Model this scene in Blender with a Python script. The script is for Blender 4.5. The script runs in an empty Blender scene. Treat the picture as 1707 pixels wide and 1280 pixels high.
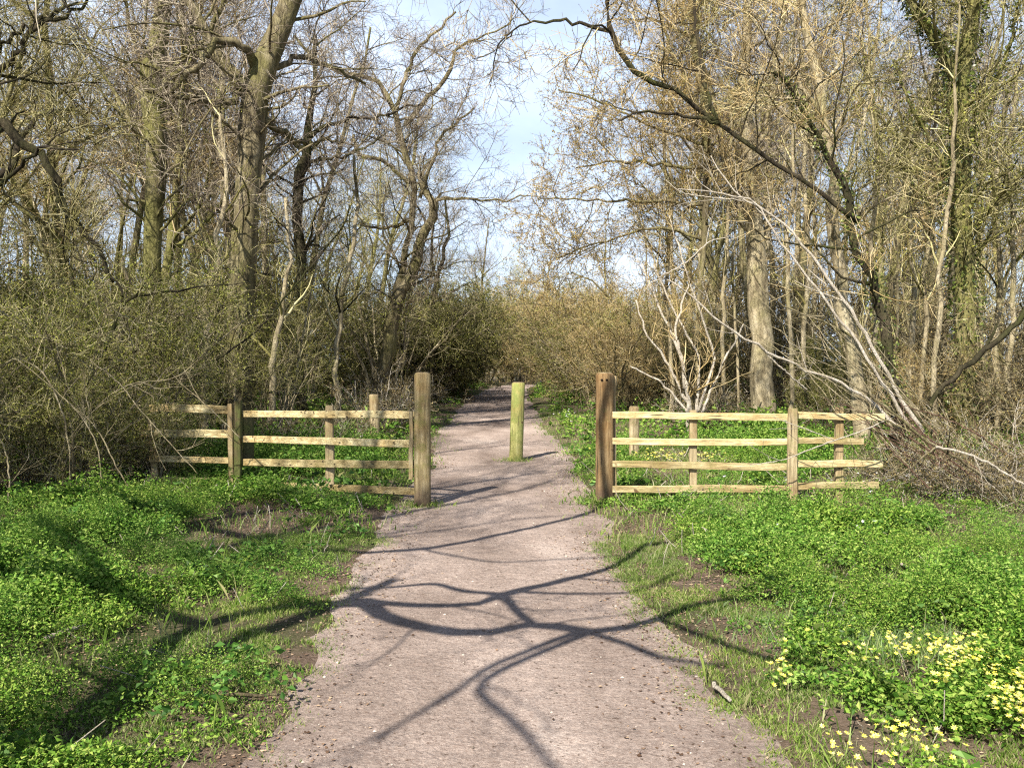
import bpy, math, numpy as np
from mathutils import Vector
sc = bpy.context.scene
COL = sc.collection
R = math.radians

# ------------------------------------------------------------------ camera
FPX, CX, CY, PITCH, CAMZ = 1478.0, 853.5, 640.0, math.atan(40/1478.0), 1.6
cam = bpy.data.cameras.new('camera'); cam.sensor_width = 36; cam.lens = FPX/1707*36
cam.clip_start = .05; cam.clip_end = 1500
camo = bpy.data.objects.new('camera', cam); COL.objects.link(camo)
camo.location = (0, 0, CAMZ); camo.rotation_euler = (math.pi/2-PITCH, 0, 0)
sc.camera = camo
# ------------------------------------------------------------------ light
SUN_EL, SUN_STR, SKY_STR, EXPO = 42.0, 5.0, .05, 1.12
SX, SY = -.45, -.893
ce, se = math.cos(R(SUN_EL)), math.sin(R(SUN_EL))
S = np.array([SX*ce, SY*ce, se])
sun = bpy.data.lights.new('sun', 'SUN'); sun.energy = SUN_STR; sun.angle = R(.5); sun.color = (1, .945, .86)
so = bpy.data.objects.new('sun', sun); COL.objects.link(so)
sun.color = (1, .935, .82); so.rotation_euler = Vector(S).to_track_quat('Z', 'Y').to_euler(); so.location = (-10, -20, 25)
w = bpy.data.worlds.new('World'); sc.world = w; w.use_nodes = True
nt = w.node_tree; nt.nodes.clear()
out = nt.nodes.new('ShaderNodeOutputWorld'); bg = nt.nodes.new('ShaderNodeBackground')
sky = nt.nodes.new('ShaderNodeTexSky'); sky.sky_type = 'NISHITA'; sky.sun_disc = False
sky.sun_elevation = R(SUN_EL); sky.sun_rotation = math.atan2(SX, SY); sky.ozone_density = 1.6; sky.air_density = 1.0; sky.dust_density = .6
tc = nt.nodes.new('ShaderNodeTexCoord'); mp = nt.nodes.new('ShaderNodeMapping'); mp.inputs['Scale'].default_value = (1, 1, 2.4)
nz = nt.nodes.new('ShaderNodeTexNoise'); nz.inputs['Scale'].default_value = 2.1; nz.inputs['Detail'].default_value = 7; nz.inputs['Roughness'].default_value = .55
rp = nt.nodes.new('ShaderNodeValToRGB'); rp.color_ramp.elements[0].position = .36; rp.color_ramp.elements[1].position = .68; rp.color_ramp.elements[0].color = (.38, .38, .38, 1); rp.color_ramp.elements[1].color = (.85, .85, .85, 1)
mx = nt.nodes.new('ShaderNodeMix'); mx.data_type = 'RGBA'; mx.inputs['B'].default_value = (12.2, 14.4, 18.2, 1)
mp.inputs['Location'].default_value = (.35, .2, .1)
L = nt.links.new
L(tc.outputs['Generated'], mp.inputs[0]); L(mp.outputs[0], nz.inputs[0]); L(nz.outputs['Fac'], rp.inputs[0])
sx_ = nt.nodes.new('ShaderNodeSeparateXYZ'); L(tc.outputs['Generated'], sx_.inputs[0])
mr = nt.nodes.new('ShaderNodeMapRange'); mr.inputs['From Min'].default_value = .32; mr.inputs['From Max'].default_value = .62; mr.inputs['To Min'].default_value = 1; mr.inputs['To Max'].default_value = .04
mm_ = nt.nodes.new('ShaderNodeMath'); mm_.operation = 'MULTIPLY'; L(sx_.outputs[2], mr.inputs['Value']); L(mr.outputs[0], mm_.inputs[0]); L(rp.outputs[0], mm_.inputs[1])
L(mm_.outputs[0], mx.inputs['Factor']); L(sky.outputs[0], mx.inputs['A']); L(mx.outputs['Result'], bg.inputs[0])
bg.inputs[1].default_value = SKY_STR; L(bg.outputs[0], out.inputs[0])
sc.view_settings.view_transform = 'Standard'; sc.view_settings.look = 'None'
sc.view_settings.exposure = EXPO; sc.view_settings.gamma = 1
sc.cycles.use_denoising = False; sc.cycles.filter_width = 1.2; sc.cycles.sample_clamp_indirect = 4
sc.cycles.max_bounces = 5; sc.cycles.diffuse_bounces = 3; sc.cycles.glossy_bounces = 2
sc.cycles.transmission_bounces = 2; sc.cycles.transparent_max_bounces = 4

# ------------------------------------------------------------------ helpers
rng = np.random.default_rng(7)
cp, sp = math.cos(PITCH), math.sin(PITCH)
def P(u, v, Y):
    x, z = (u-CX)/FPX, (CY-v)/FPX
    d = np.array([x, cp+z*sp, -sp+z*cp])
    return np.array([0, 0, CAMZ]) + d*(Y/d[1])
def G(u, v, z0=0.):
    x, z = (u-CX)/FPX, (CY-v)/FPX
    d = np.array([x, cp+z*sp, -sp+z*cp])
    return np.array([0, 0, CAMZ]) + d*((z0-CAMZ)/d[2])

_tab = np.random.default_rng(3).random((256, 256))
def vn(x, y):
    xi, yi = np.floor(x).astype(int), np.floor(y).astype(int)
    fx, fy = x-xi, y-yi
    fx, fy = fx*fx*(3-2*fx), fy*fy*(3-2*fy)
    a = _tab[xi & 255, yi & 255]; b = _tab[(xi+1) & 255, yi & 255]
    c = _tab[xi & 255, (yi+1) & 255]; d = _tab[(xi+1) & 255, (yi+1) & 255]
    return (a*(1-fx)+b*fx)*(1-fy)+(c*(1-fx)+d*fx)*fy
def fbm(x, y, s, o=4):
    r = 0; am = .5; t = 0
    for i in range(o):
        r = r+am*vn(x*s+17.3*i, y*s+9.1*i); t += am; am *= .5; s *= 2.03
    return r/t

def tag(o, label=None, cat=None, group=None, kind=None):
    if label: o['label'] = label
    if cat: o['category'] = cat
    if group: o['group'] = group
    if kind: o['kind'] = kind
    return o
def empty(name, loc, rz=0):
    o = bpy.data.objects.new(name, None); COL.objects.link(o); o.location = loc; o.rotation_euler = (0, 0, rz)
    o.empty_display_size = .2
    return o
def mesh_from(V, F, name, mat, smooth=True):
    """V (n,3), F list of int arrays (m,k)"""
    me = bpy.data.meshes.new(name)
    me.vertices.add(len(V)); me.vertices.foreach_set('co', np.ascontiguousarray(V, dtype=np.float32).ravel())
    idx = np.concatenate([f.ravel() for f in F]).astype(np.int32)
    tot = np.concatenate([np.full(len(f), f.shape[1], np.int32) for f in F])
    st = np.concatenate([[0], np.cumsum(tot)[:-1]]).astype(np.int32)
    me.loops.add(len(idx)); me.loops.foreach_set('vertex_index', idx)
    me.polygons.add(len(tot)); me.polygons.foreach_set('loop_start', st)
    me.polygons.foreach_set('use_smooth', np.full(len(tot), smooth, dtype=bool))
    me.update(calc_edges=True)
    for m in (mat if isinstance(mat, (list, tuple)) else [mat]): me.materials.append(m)
    return me
class MB:
    def __init__(s): s.V = []; s.F = []; s.n = 0
    def add(s, V, F):
        V = np.asarray(V, float).reshape(-1, 3)
        s.V.append(V); s.F.extend([np.asarray(f, int)+s.n for f in F]); s.n += len(V)
    def build(s, name, mat, parent=None, smooth=True):
        V = np.concatenate(s.V)
        if parent is not None: V = V-np.array(parent.location)
        by = {}
        for f in s.F: by.setdefault(f.shape[1], []).append(f)
        me = mesh_from(V, [np.concatenate(x) for x in by.values()], name, mat, smooth)
        o = bpy.data.objects.new(name, me); COL.objects.link(o)
        if parent is not None: o.parent = parent
        return o
def norm(v): return v/(np.linalg.norm(v, axis=-1, keepdims=True)+1e-9)
def tubes(mb, pts, rad, sides, cap=False, lump=0):
    """pts (N,P,3) rad (N,P)"""
    N, Pn = rad.shape
    if N == 0: return
    t = np.empty_like(pts); t[:, 1:-1] = pts[:, 2:]-pts[:, :-2]; t[:, 0] = pts[:, 1]-pts[:, 0]; t[:, -1] = pts[:, -1]-pts[:, -2]
    t = norm(t)
    m = norm(pts[:, -1]-pts[:, 0])
    ref = np.where(np.abs(m[:, 2:3]) > .8, np.array([[1., 0, 0]]), np.array([[0, 0, 1.]]))[:, None, :]
    a = norm(np.cross(t, np.broadcast_to(ref, t.shape))); b = np.cross(t, a)
    th = np.arange(sides)*2*math.pi/sides
    rr = rad[:, :, None]*np.ones(sides)
    if lump: rr = rr*(1+lump*(rng.random(rr.shape)-.5))
    V = pts[:, :, None, :]+rr[..., None]*(np.cos(th)[None, None, :, None]*a[:, :, None, :]+np.sin(th)[None, None, :, None]*b[:, :, None, :])
    base = (np.arange(N)*Pn*sides)[:, None, None]+(np.arange(Pn-1)*sides)[None, :, None]
    k = np.arange(sides)[None, None, :]; k2 = (k+1) % sides
    F = np.stack([base+k, base+k2, base+sides+k2, base+sides+k], -1).reshape(-1, 4)
    fs = [F]
    if cap:
        b0 = (np.arange(N)*Pn*sides)[:, None]
        fs.append(b0+(Pn-1)*sides+np.arange(sides)[None, :]); fs.append(b0+np.arange(sides)[None, ::-1])
    mb.add(V.reshape(-1, 3), fs)
def resample(pl, r, n, wob=0):
    pl = np.asarray(pl, float); r = np.asarray(r, float)
    d = np.concatenate([[0], np.cumsum(np.linalg.norm(np.diff(pl, axis=0), axis=1))])
    m = len(pl); T = np.linspace(0, d[-1], n); o = np.empty((n, 3))
    # catmull-rom through the points
    for j, tt in enumerate(T):
        i = min(max(np.searchsorted(d, tt, side='right')-1, 0), m-2)
        f = (tt-d[i])/(d[i+1]-d[i]+1e-9)
        p0, p1, p2, p3 = pl[max(i-1, 0)], pl[i], pl[i+1], pl[min(i+2, m-1)]
        o[j] = .5*((2*p1)+(-p0+p2)*f+(2*p0-5*p1+4*p2-p3)*f*f+(-p0+3*p1-3*p2+p3)*f**3)
    if wob: o[1:-1] += rng.normal(0, wob, (n-2, 3))
    return o, np.interp(T, d, r)
def grow(pts, rad, k, Lr, ang=(35, 75), up=.1, wig=.18, n=5, tmin=.25, rs=.5, rmin=.0035, taper=.35, lat=None, Labs=None, rend=None):
    """children of a set of polylines: k per parent, level by level"""
    N, Pn = rad.shape
    M = N*k
    pi = np.repeat(np.arange(N), k)
    t = tmin+(1-tmin)*rng.random(M)
    f = t*(Pn-1); i = np.minimum(f.astype(int), Pn-2); f = (f-i)[:, None]
    p0 = pts[pi, i]*(1-f)+pts[pi, i+1]*f
    tg = norm(pts[pi, i+1]-pts[pi, i])
    r0 = rad[pi, i]*(1-f[:, 0])+rad[pi, i+1]*f[:, 0]
    Lp = np.linalg.norm(pts[:, -1]-pts[:, 0], axis=1)[pi]
    rv = norm(rng.normal(size=(M, 3))); rv = norm(rv-tg*(rv*tg).sum(1, keepdims=True))
    a = R(1)*(ang[0]+(ang[1]-ang[0])*rng.random(M))[:, None]
    d = norm(tg*np.cos(a)+rv*np.sin(a)+np.array([0, 0, up]))
    Ln = (Labs*np.ones(M) if Labs else Lp*Lr)*(1.05-.5*t)*(.55+.8*rng.random(M))
    out = np.empty((M, n, 3)); out[:, 0] = p0; cur = d
    for j in range(1, n):
        out[:, j] = out[:, j-1]+cur*(Ln/(n-1))[:, None]
        cur = norm(cur+rng.normal(0, wig, (M, 3))+np.array([0, 0, up*.5]))
    rb = np.maximum(r0*rs*(.7+.5*rng.random(M)), rmin)
    rr = rb[:, None]*np.linspace(1, taper, n)[None, :]
    return out, np.maximum(rr, rmin*.6)
def leaves(mb, pos, size, flat=.0, aspect=.55, fold=.25, up=0.0, dirs=None):
    n = len(pos)
    size = np.broadcast_to(size, (n,))[:, None]
    d = rng.normal(size=(n, 3)); d[:, 2] = d[:, 2]*(1-flat)+up
    if dirs is not None: d = d*.5+dirs
    d = norm(d)
    r = rng.normal(size=(n, 3)); r[:, 2] *= (1-flat)
    s = norm(r-d*(r*d).sum(1, keepdims=True)); nn = np.cross(d, s)
    h = size*aspect*.5
    V = np.stack([pos, pos+d*size*.5+s*h+nn*size*fold*.5, pos+d*size, pos+d*size*.45-s*h+nn*size*fold*.5], 1)
    b = np.arange(n)[:, None]*4
    mb.add(V.reshape(-1, 3), [b+np.arange(4)[None, :]])
def on_poly(pts, k, jit=.0):
    N, Pn, _ = pts.shape
    pi = np.repeat(np.arange(N), k); f = rng.random(N*k)*(Pn-1); i = np.minimum(f.astype(int), Pn-2); f = (f-i)[:, None]
    return pts[pi, i]*(1-f)+pts[pi, i+1]*f+rng.normal(0, jit, (N*k, 3))

# ------------------------------------------------------------------ materials
def base_mat(name, rough=.85, spec=.25):
    m = bpy.data.materials.new(name); m.use_nodes = True
    b = m.node_tree.nodes['Principled BSDF']; b.inputs['Roughness'].default_value = rough
    b.inputs['Specular IOR Level'].default_value = spec
    return m, m.node_tree, b
def ramp(t, fac, stops):
    r = t.nodes.new('ShaderNodeValToRGB'); e = r.color_ramp.elements
    e[0].position, e[0].color = stops[0][0], (*stops[0][1], 1); e[1].position, e[1].color = stops[-1][0], (*stops[-1][1], 1)
    for p, c in stops[1:-1]:
        x = e.new(p); x.color = (*c, 1)
    t.links.new(fac, r.inputs[0]); return r.outputs[0]
def noise(t, scale, detail=5, rough=.6, vec=None, stretch=None, obj=True):
    n = t.nodes.new('ShaderNodeTexNoise'); n.inputs['Scale'].default_value = scale; n.inputs['Detail'].default_value = detail; n.inputs['Roughness'].default_value = rough
    c = t.nodes.new('ShaderNodeTexCoord'); m = t.nodes.new('ShaderNodeMapping')
    if stretch: m.inputs['Scale'].default_value = stretch
    t.links.new(c.outputs['Object'], m.inputs[0]); t.links.new(m.outputs[0], n.inputs[0])
    return n.outputs['Fac']
def mixc(t, f, a, b, mode='MIX'):
    m = t.nodes.new('ShaderNodeMix'); m.data_type = 'RGBA'; m.blend_type = mode
    for k, v in (('Factor', f), ('A', a), ('B', b)):
        if isinstance(v, (int, float)): m.inputs[k].default_value = v
        elif isinstance(v, tuple): m.inputs[k].default_value = (*v, 1)
        else: t.links.new(v, m.inputs[k])
    return m.outputs['Result']
def bump(t, b, h, st=.5, dist=.02):
    n = t.nodes.new('ShaderNodeBump'); n.inputs['Strength'].default_value = st; n.inputs['Distance'].default_value = dist
    t.links.new(h, n.inputs['Height']); t.links.new(n.outputs[0], b.inputs['Normal'])
def island(t):
    g = t.nodes.new('ShaderNodeNewGeometry'); return g.outputs['Random Per Island']

def bark(name, dark, mid, light, moss=None, mossamt=.5, scale=6):
    m, t, b = base_mat(name, .9, .15)
    n1 = noise(t, scale, 7, .7, stretch=(1, 1, .25)); c = ramp(t, n1, [(.3, dark), (.5, mid), (.68, light)])
    if moss:
        n2 = noise(t, 1.3, 5, .6); f = ramp(t, n2, [(mossamt-.12, (0, 0, 0)), (mossamt+.12, (1, 1, 1))])
        c = mixc(t, f, c, moss)
    t.links.new(c, b.inputs['Base Color'])
    n3 = noise(t, scale*5, 6, .7, stretch=(1, 1, .3)); fu = ramp(t, noise(t, scale*3.2, 4, .6, stretch=(1, 1, .16)), [(.36, ((.12 if name == 'bark_dead' else .6),)*3), (.5, (0, 0, 0))]); c = mixc(t, fu, c, dark); t.links.new(c, b.inputs['Base Color']); bump(t, b, n3, 1, .06)
    return m
M = {}
M['bark_grey'] = bark('bark_grey', (.05, .04, .024), (.2, .165, .095), (.42, .36, .235), (.18, .17, .06), .56)
M['bark_moss'] = bark('bark_moss', (.05, .045, .02), (.2, .175, .08), (.42, .37, .19), (.2, .195, .06), .5)
M['bark_pale'] = bark('bark_pale', (.13, .1, .06), (.38, .32, .2), (.62, .54, .38), (.26, .24, .1), .62)
M['bark_dark'] = bark('bark_dark', (.018, .014, .01), (.05, .04, .026), (.11, .09, .055), (.06, .065, .02), .55)
M['bark_dead'] = bark('bark_dead', (.36, .31, .24), (.6, .53, .43), (.78, .72, .62), None, scale=12)
def twigmat(name, cols):
    m, t, b = base_mat(name, .8, .2)
    k = len(cols); c = ramp(t, island(t), [((i+.5)/k, x) for i, x in enumerate(cols)])
    t.links.new(c, b.inputs['Base Color']); return m
M['twig_purple'] = twigmat('twig_purple', [(.04, .03, .024), (.15, .118, .09), (.29, .235, .175), (.52, .45, .33)])  # near-black to bright spread per twig stands in for thicket shade and sunlight
M['twig_olive'] = twigmat('twig_olive', [(.02, .018, .007), (.12, .108, .03), (.28, .25, .085), (.56, .5, .27)])
M['twig_tan'] = twigmat('twig_tan', [(.05, .035, .015), (.22, .155, .065), (.4, .3, .13), (.6, .48, .27)])
M['twig_brown'] = twigmat('twig_brown', [(.014, .011, .007), (.06, .046, .024), (.15, .115, .055), (.42, .36, .22)])  # darkest set: the shade inside the wood is put into the colour
def leafmat(name, cols, trans=.35, rough=.55, patch=None, spec=.35):
    m, t, b = base_mat(name, rough, spec)
    k = len(cols); c = ramp(t, island(t), [((i+.5)/k, x) for i, x in enumerate(cols)])
    if patch:
        f = ramp(t, noise(t, patch[0], 3, .5), [(.42, (0, 0, 0)), (.6, (1, 1, 1))])
        c = mixc(t, f, c, mixc(t, 1.0, c, patch[1], 'MULTIPLY'))
    t.links.new(c, b.inputs['Base Color'])
    tr = t.nodes.new('ShaderNodeBsdfTranslucent'); t.links.new(c, tr.inputs[0])
    ms = t.nodes.new('ShaderNodeMixShader'); ms.inputs[0].default_value = trans
    o = [n for n in t.nodes if n.type == 'OUTPUT_MATERIAL'][0]
    t.links.new(b.outputs[0], ms.inputs[1]); t.links.new(tr.outputs[0], ms.inputs[2]); t.links.new(ms.outputs[0], o.inputs[0])
    return m
M['leaf_haw'] = leafmat('leaf_haw', [(.06, .085, .01), (.2, .235, .025), (.34, .36, .05), (.55, .55, .13)], .35)
M['leaf_bud'] = leafmat('leaf_bud', [(.14, .09, .03), (.3, .2, .06), (.46, .33, .12), (.3, .29, .07)], .2)
M['leaf_ivy'] = leafmat('leaf_ivy', [(.03, .05, .012), (.07, .1, .02), (.13, .16, .035), (.2, .22, .06)], .12, .35)
M['leaf_herb'] = leafmat('leaf_herb', [(.045, .12, .014), (.095, .21, .025), (.17, .32, .045), (.3, .42, .1)], .3, .55, (.7, (1.12, 1.02, .9)), .18)
M['leaf_grass'] = leafmat('leaf_grass', [(.11, .19, .025), (.19, .3, .045), (.3, .4, .08), (.45, .43, .2)], .4, .5, (.8, (.75, .8, .9)))
M['leaf_bluegrass'] = leafmat('leaf_bluegrass', [(.1, .18, .055), (.17, .28, .09), (.28, .38, .17)], .3, .5)
M['petal_yellow'] = leafmat('petal_yellow', [(.75, .66, .06), (.84, .78, .14), (.88, .85, .35)], .3, .4)
M['petal_white'] = leafmat('petal_white', [(.75, .75, .72), (.85, .85, .85)], .3, .5)
M['litter'] = leafmat('litter', [(.06, .035, .022), (.16, .1, .065), (.27, .18, .12), (.42, .31, .21)], .05, .8, None, .15)
M['pebble'] = twigmat('pebble', [(.1, .08, .065), (.22, .18, .15), (.32, .27, .23), (.5, .44, .38)])

# ground
m, t, b = base_mat('soil', .95, .1)
c = ramp(t, noise(t, .9, 8, .7), [(.3, (.07, .048, .032)), (.5, (.16, .115, .08)), (.7, (.27, .2, .15))])
c = mixc(t, ramp(t, noise(t, 45, 6, .7), [(.45, (0, 0, 0)), (.62, (1, 1, 1))]), c, (.26, .19, .15))
gm = ramp(t, noise(t, .5, 6, .65), [(.45, (0, 0, 0)), (.62, (1, 1, 1))])
c = mixc(t, gm, c, mixc(t, noise(t, 30, 4, .7), (.04, .07, .015), (.1, .13, .04)))
t.links.new(c, b.inputs['Base Color']); bump(t, b, noise(t, 25, 8, .75), 1, .05); M['soil'] = m
m, t, b = base_mat('path_gravel', .95, .12)
big = noise(t, .55, 5, .6, stretch=(1.6, .7, 1))
c = ramp(t, big, [(.3, (.15, .118, .105)), (.42, (.235, .193, .173)), (.56, (.325, .272, .248)), (.7, (.44, .385, .355))])
fine = noise(t, 60, 6, .8)
c = mixc(t, .42, c, ramp(t, noise(t, 22, 6, .8), [(.36, (.34, .3, .28)), (.5, (.52, .5, .49)), (.66, (.78, .74, .7))]), 'OVERLAY')
c = mixc(t, .6, c, ramp(t, fine, [(.35, (.3, .22, .18)), (.5, (.6, .58, .55)), (.66, (.95, .92, .88))]), 'OVERLAY')
sp1 = ramp(t, noise(t, 140, 2, .5), [(.64, (0, 0, 0)), (.72, (1, 1, 1))]); c = mixc(t, sp1, c, (.5, .44, .39))
sp2 = ramp(t, noise(t, 35, 3, .6), [(.62, (0, 0, 0)), (.72, (1, 1, 1))]); c = mixc(t, sp2, c, (.11, .075, .055))
at = t.nodes.new('ShaderNodeAttribute'); at.attribute_name = 'edge'
e1 = noise(t, 3.2, 6, .75)
ma = t.nodes.new('ShaderNodeMath'); ma.operation = 'MULTIPLY_ADD'; ma.inputs[1].default_value = 1.1; L2 = t.links.new
L2(e1, ma.inputs[0]); L2(at.outputs['Fac'], ma.inputs[2])
ef = ramp(t, ma.outputs[0], [(1.0, (0, 0, 0)), (2.2, (1, 1, 1))])
c = mixc(t, ef, c, ramp(t, fine, [(.35, (.11, .08, .06)), (.65, (.3, .235, .19))]))
t.links.new(c, b.inputs['Base Color'])
bh = t.nodes.new('ShaderNodeMath'); bh.operation = 'MULTIPLY_ADD'; bh.inputs[1].default_value = .35
L2(noise(t, 70, 6, .8), bh.inputs[0]); L2(noise(t, 7, 5, .65), bh.inputs[2])
bump(t, b, bh.outputs[0], .8, .05); M['path'] = m

def wood(name, a, bcol, cc, green=None, gpos=.6, stretch=(1, 1, .08), base_dark=False):
    m, t, b = base_mat(name, .8, .25)
    n1 = noise(t, 26, 6, .65, stretch=stretch); c = ramp(t, n1, [(.28, a), (.5, bcol), (.7, cc)])
    n0 = noise(t, 2.6, 5, .65); c = mixc(t, ramp(t, n0, [(.42, (0, 0, 0)), (.62, (1, 1, 1))]), c, mixc(t, 1., c, (.72, .62, .5), 'MULTIPLY'))
    if green: c = mixc(t, ramp(t, noise(t, 5, 6, .7), [(gpos-.08, (0, 0, 0)), (gpos+.08, (1, 1, 1))]), c, green)
    if base_dark:
        tc = t.nodes.new('ShaderNodeTexCoord'); s = t.nodes.new('ShaderNodeSeparateXYZ'); t.links.new(tc.outputs['Object'], s.inputs[0])
        mm = t.nodes.new('ShaderNodeMath'); mm.operation = 'MULTIPLY_ADD'; mm.inputs[1].default_value = .35
        t.links.new(noise(t, 8, 4, .6), mm.inputs[0]); t.links.new(s.outputs[2], mm.inputs[2])
        c = mixc(t, ramp(t, mm.outputs[0], [(.18, (1, 1, 1)), (.52, (0, 0, 0))]), c, (.09, .06, .045))  # darker towards the bottom of the post, with a noisy edge
    st2 = tuple(v*.5 if v < .5 else v for v in stretch)
    ck = ramp(t, noise(t, 34, 3, .5, stretch=st2), [(.31, (1, 1, 1)), (.37, (0, 0, 0))]); c = mixc(t, ck, c, (.05, .036, .02))
    kn = ramp(t, noise(t, 9, 2, .4), [(.70, (0, 0, 0)), (.76, (1, 1, 1))]); c = mixc(t, kn, c, (.12, .075, .035))
    c = mixc(t, .35, c, ramp(t, noise(t, 90, 5, .8), [(.35, (.25, .25, .25)), (.65, (.75, .75, .75))]), 'OVERLAY')
    t.links.new(c, b.inputs['Base Color']); bump(t, b, noise(t, 60, 6, .7, stretch=stretch), .9, .02)
    return m
M['rail'] = wood('rail_wood', (.32, .25, .12), (.6, .5, .27), (.78, .7, .44), None, stretch=(.06, 1, 1))
M['rail_w'] = wood('rail_weathered', (.18, .14, .07), (.4, .33, .17), (.58, .5, .29), (.24, .21, .08), .6, stretch=(.06, 1, 1))
M['fpost'] = wood('fence_post_wood', (.18, .14, .08), (.36, .29, .17), (.52, .44, .28), (.24, .23, .09), .62)
M['fpost_dark'] = wood('fence_post_dark', (.05, .04, .022), (.11, .09, .045), (.18, .15, .075), (.09, .1, .03), .5)
M['gate_brown'] = wood('gate_post_brown', (.12, .075, .035), (.26, .175, .085), (.38, .28, .15), (.17, .15, .05), .66, base_dark=True)
M['gate_grey'] = wood('gate_post_mossy', (.14, .105, .05), (.29, .23, .12), (.42, .36, .22), (.17, .16, .05), .58, base_dark=True)
M['bollard'] = wood('bollard_green', (.2, .19, .06), (.35, .34, .12), (.48, .46, .2), (.22, .25, .07), .52)
M['hole'] = base_mat('hole_dark', 1, .05)[0]; M['hole'].node_tree.nodes['Principled BSDF'].inputs['Base Color'].default_value = (.015, .01, .008, 1)
M['endgrain'] = wood('end_grain', (.24, .19, .11), (.38, .31, .19), (.5, .43, .28), stretch=(1, 1, 1))

# ------------------------------------------------------------------ ground and path
PY = np.array([-8, 3.4, 6, 9.7, 14.3, 20, 27, 38, 48, 56, 64, 70])
PC = np.array([-.03, -.03, -.16, -.2, -.16, -.4, -.48, -.55, -.3, .5, 2.4, 4.])
PW = np.array([.8, .8, .88, .84, .98, 1.03, 1.08, 1., .9, .9, .9, .9])
def pc(y): return np.interp(y, PY, PC)
def pd(x, y):   # distance outside the path edge
    return np.abs(x-pc(y))-np.interp(y, PY, PW)-.34*(fbm(x, y, .9, 3)-.5)-.2*(fbm(x+40, y, 3.5, 3)-.5)
def gz(x, y):
    d = pd(x, y); s = np.clip((d+.25)/.9, 0, 1); s = s*s*(3-2*s)
    return -.05+.075*s+.05*(fbm(x, y, .7, 4)-.5)*s+.25*np.clip((np.abs(x)-12)/30, 0, 1)*fbm(x, y, .06, 2)
def sheet(xs, ys, zf, name, mat, attr=None):
    X, Y = np.meshgrid(xs, ys, indexing='xy') if np.ndim(xs) == 1 else (xs, ys)
    Z = zf(X, Y); h, w_ = X.shape
    i = (np.arange(h-1)[:, None]*w_+np.arange(w_-1)[None, :]).ravel()
    me = mesh_from(np.stack([X, Y, Z], -1).reshape(-1, 3), [np.stack([i, i+1, i+1+w_, i+w_], -1)], name, mat)
    if attr is not None:
        a = me.attributes.new('edge', 'FLOAT', 'POINT'); a.data.foreach_set('value', attr(X, Y).ravel().astype(np.float32))
    o = bpy.data.objects.new(name, me); COL.objects.link(o); return o
gx = np.sinh(np.linspace(-5.2, 5.2, 420)); gx = gx/gx.max()*500
gy = np.concatenate([np.linspace(-500, -12, 12), np.linspace(-10, 20, 260), np.linspace(20.3, 70, 170), np.geomspace(72, 900, 20)])
tag(sheet(gx, gy, gz, 'ground', M['soil']), kind='structure')
py = np.linspace(-6, 68, 900); s_ = np.linspace(-1.6, 1.6, 64)
Yg = np.repeat(py[:, None], 64, 1); Xg = s_[None, :]+pc(py)[:, None]
def pz(x, y):
    return -.012+.03*(fbm(x+5, y, 1.6, 4)-.5)-.06*np.clip((np.abs(x-pc(y))-1.25)/.4, 0, 1)
tag(sheet(Xg, Yg, pz, 'path', M['path'], lambda x, y: np.clip(1+pd(x, y)*1.5, 0, 1.3)), kind='structure')

# ------------------------------------------------------------------ posts and fences
def round_post(mb, base, top, r, sides=20, cham=.02, lump=.03, squash=1.0):
    base, top = np.array(base, float), np.array(top, float)
    zs = np.array([0, .12, .3, .5, .7, .86, 1-cham/np.linalg.norm(top-base), 1.])
    rr = np.array([1.03, 1.02, 1, 1, .99, .98, .98, .86])*r
    th = np.arange(sides)*2*math.pi/sides
    lob = 1+lump*np.sin(th*2+1)+lump*.6*np.sin(th*3+2)
    V = np.array([[*(base+(top-base)*z+np.array([np.cos(a)*q*l, np.sin(a)*q*l*squash, 0]))] for z, q in zip(zs, rr) for a, l in zip(th, lob)])
    n = sides; F = []
    for j in range(len(zs)-1):
        for k in range(n): F.append([j*n+k, j*n+(k+1) % n, (j+1)*n+(k+1) % n, (j+1)*n+k])
    V = np.concatenate([V, [top+np.array([0, 0, .004])]]); c = len(V)-1; T = [[(len(zs)-1)*n+k, (len(zs)-1)*n+(k+1) % n, c] for k in range(n)]
    mb.add(V, [np.array(F), np.array(T)])
def beam(mb, p0, p1, h, th, n=14, bev=.005, wob=.0022, upv=(0, 0, 1)):
    """sawn piece from p0 to p1, h along upv, th across, chamfered, slightly bowed"""
    p0, p1 = np.array(p0, float), np.array(p1, float); d = p1-p0; Ln = np.linalg.norm(d); d = d/Ln
    up = np.array(upv, float); up = up-d*up.dot(d); up /= np.linalg.norm(up); s = np.cross(d, up)
    a, b = h/2, th/2
    sec = [(-a+bev, -b), (a-bev, -b), (a, -b+bev), (a, b-bev), (a-bev, b), (-a+bev, b), (-a, b-bev), (-a, -b+bev)]
    V = []; ph = rng.random(4)*6
    for i in range(n+2):
        t = np.clip((i-.0)/(n+1), 0, 1); w1 = wob*2*math.sin(ph[0]+t*5)+wob*math.sin(ph[1]+t*13); w2 = wob*math.sin(ph[2]+t*7)
        k = 1+.03*math.sin(ph[3]+t*5)+rng.normal(0, .006); e = .94 if i in (0, n+1) else 1
        for (u, v) in sec: V.append(p0+d*Ln*t+up*(u*k*e+w1)+s*(v*e+w2))
    F = [[i*8+k, i*8+(k+1) % 8, (i+1)*8+(k+1) % 8, (i+1)*8+k] for i in range(n+1) for k in range(8)]
    mb.add(V, [np.array(F), np.array([list(range(7, -1, -1)), [(n+1)*8+k for k in range(8)]])])

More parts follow.
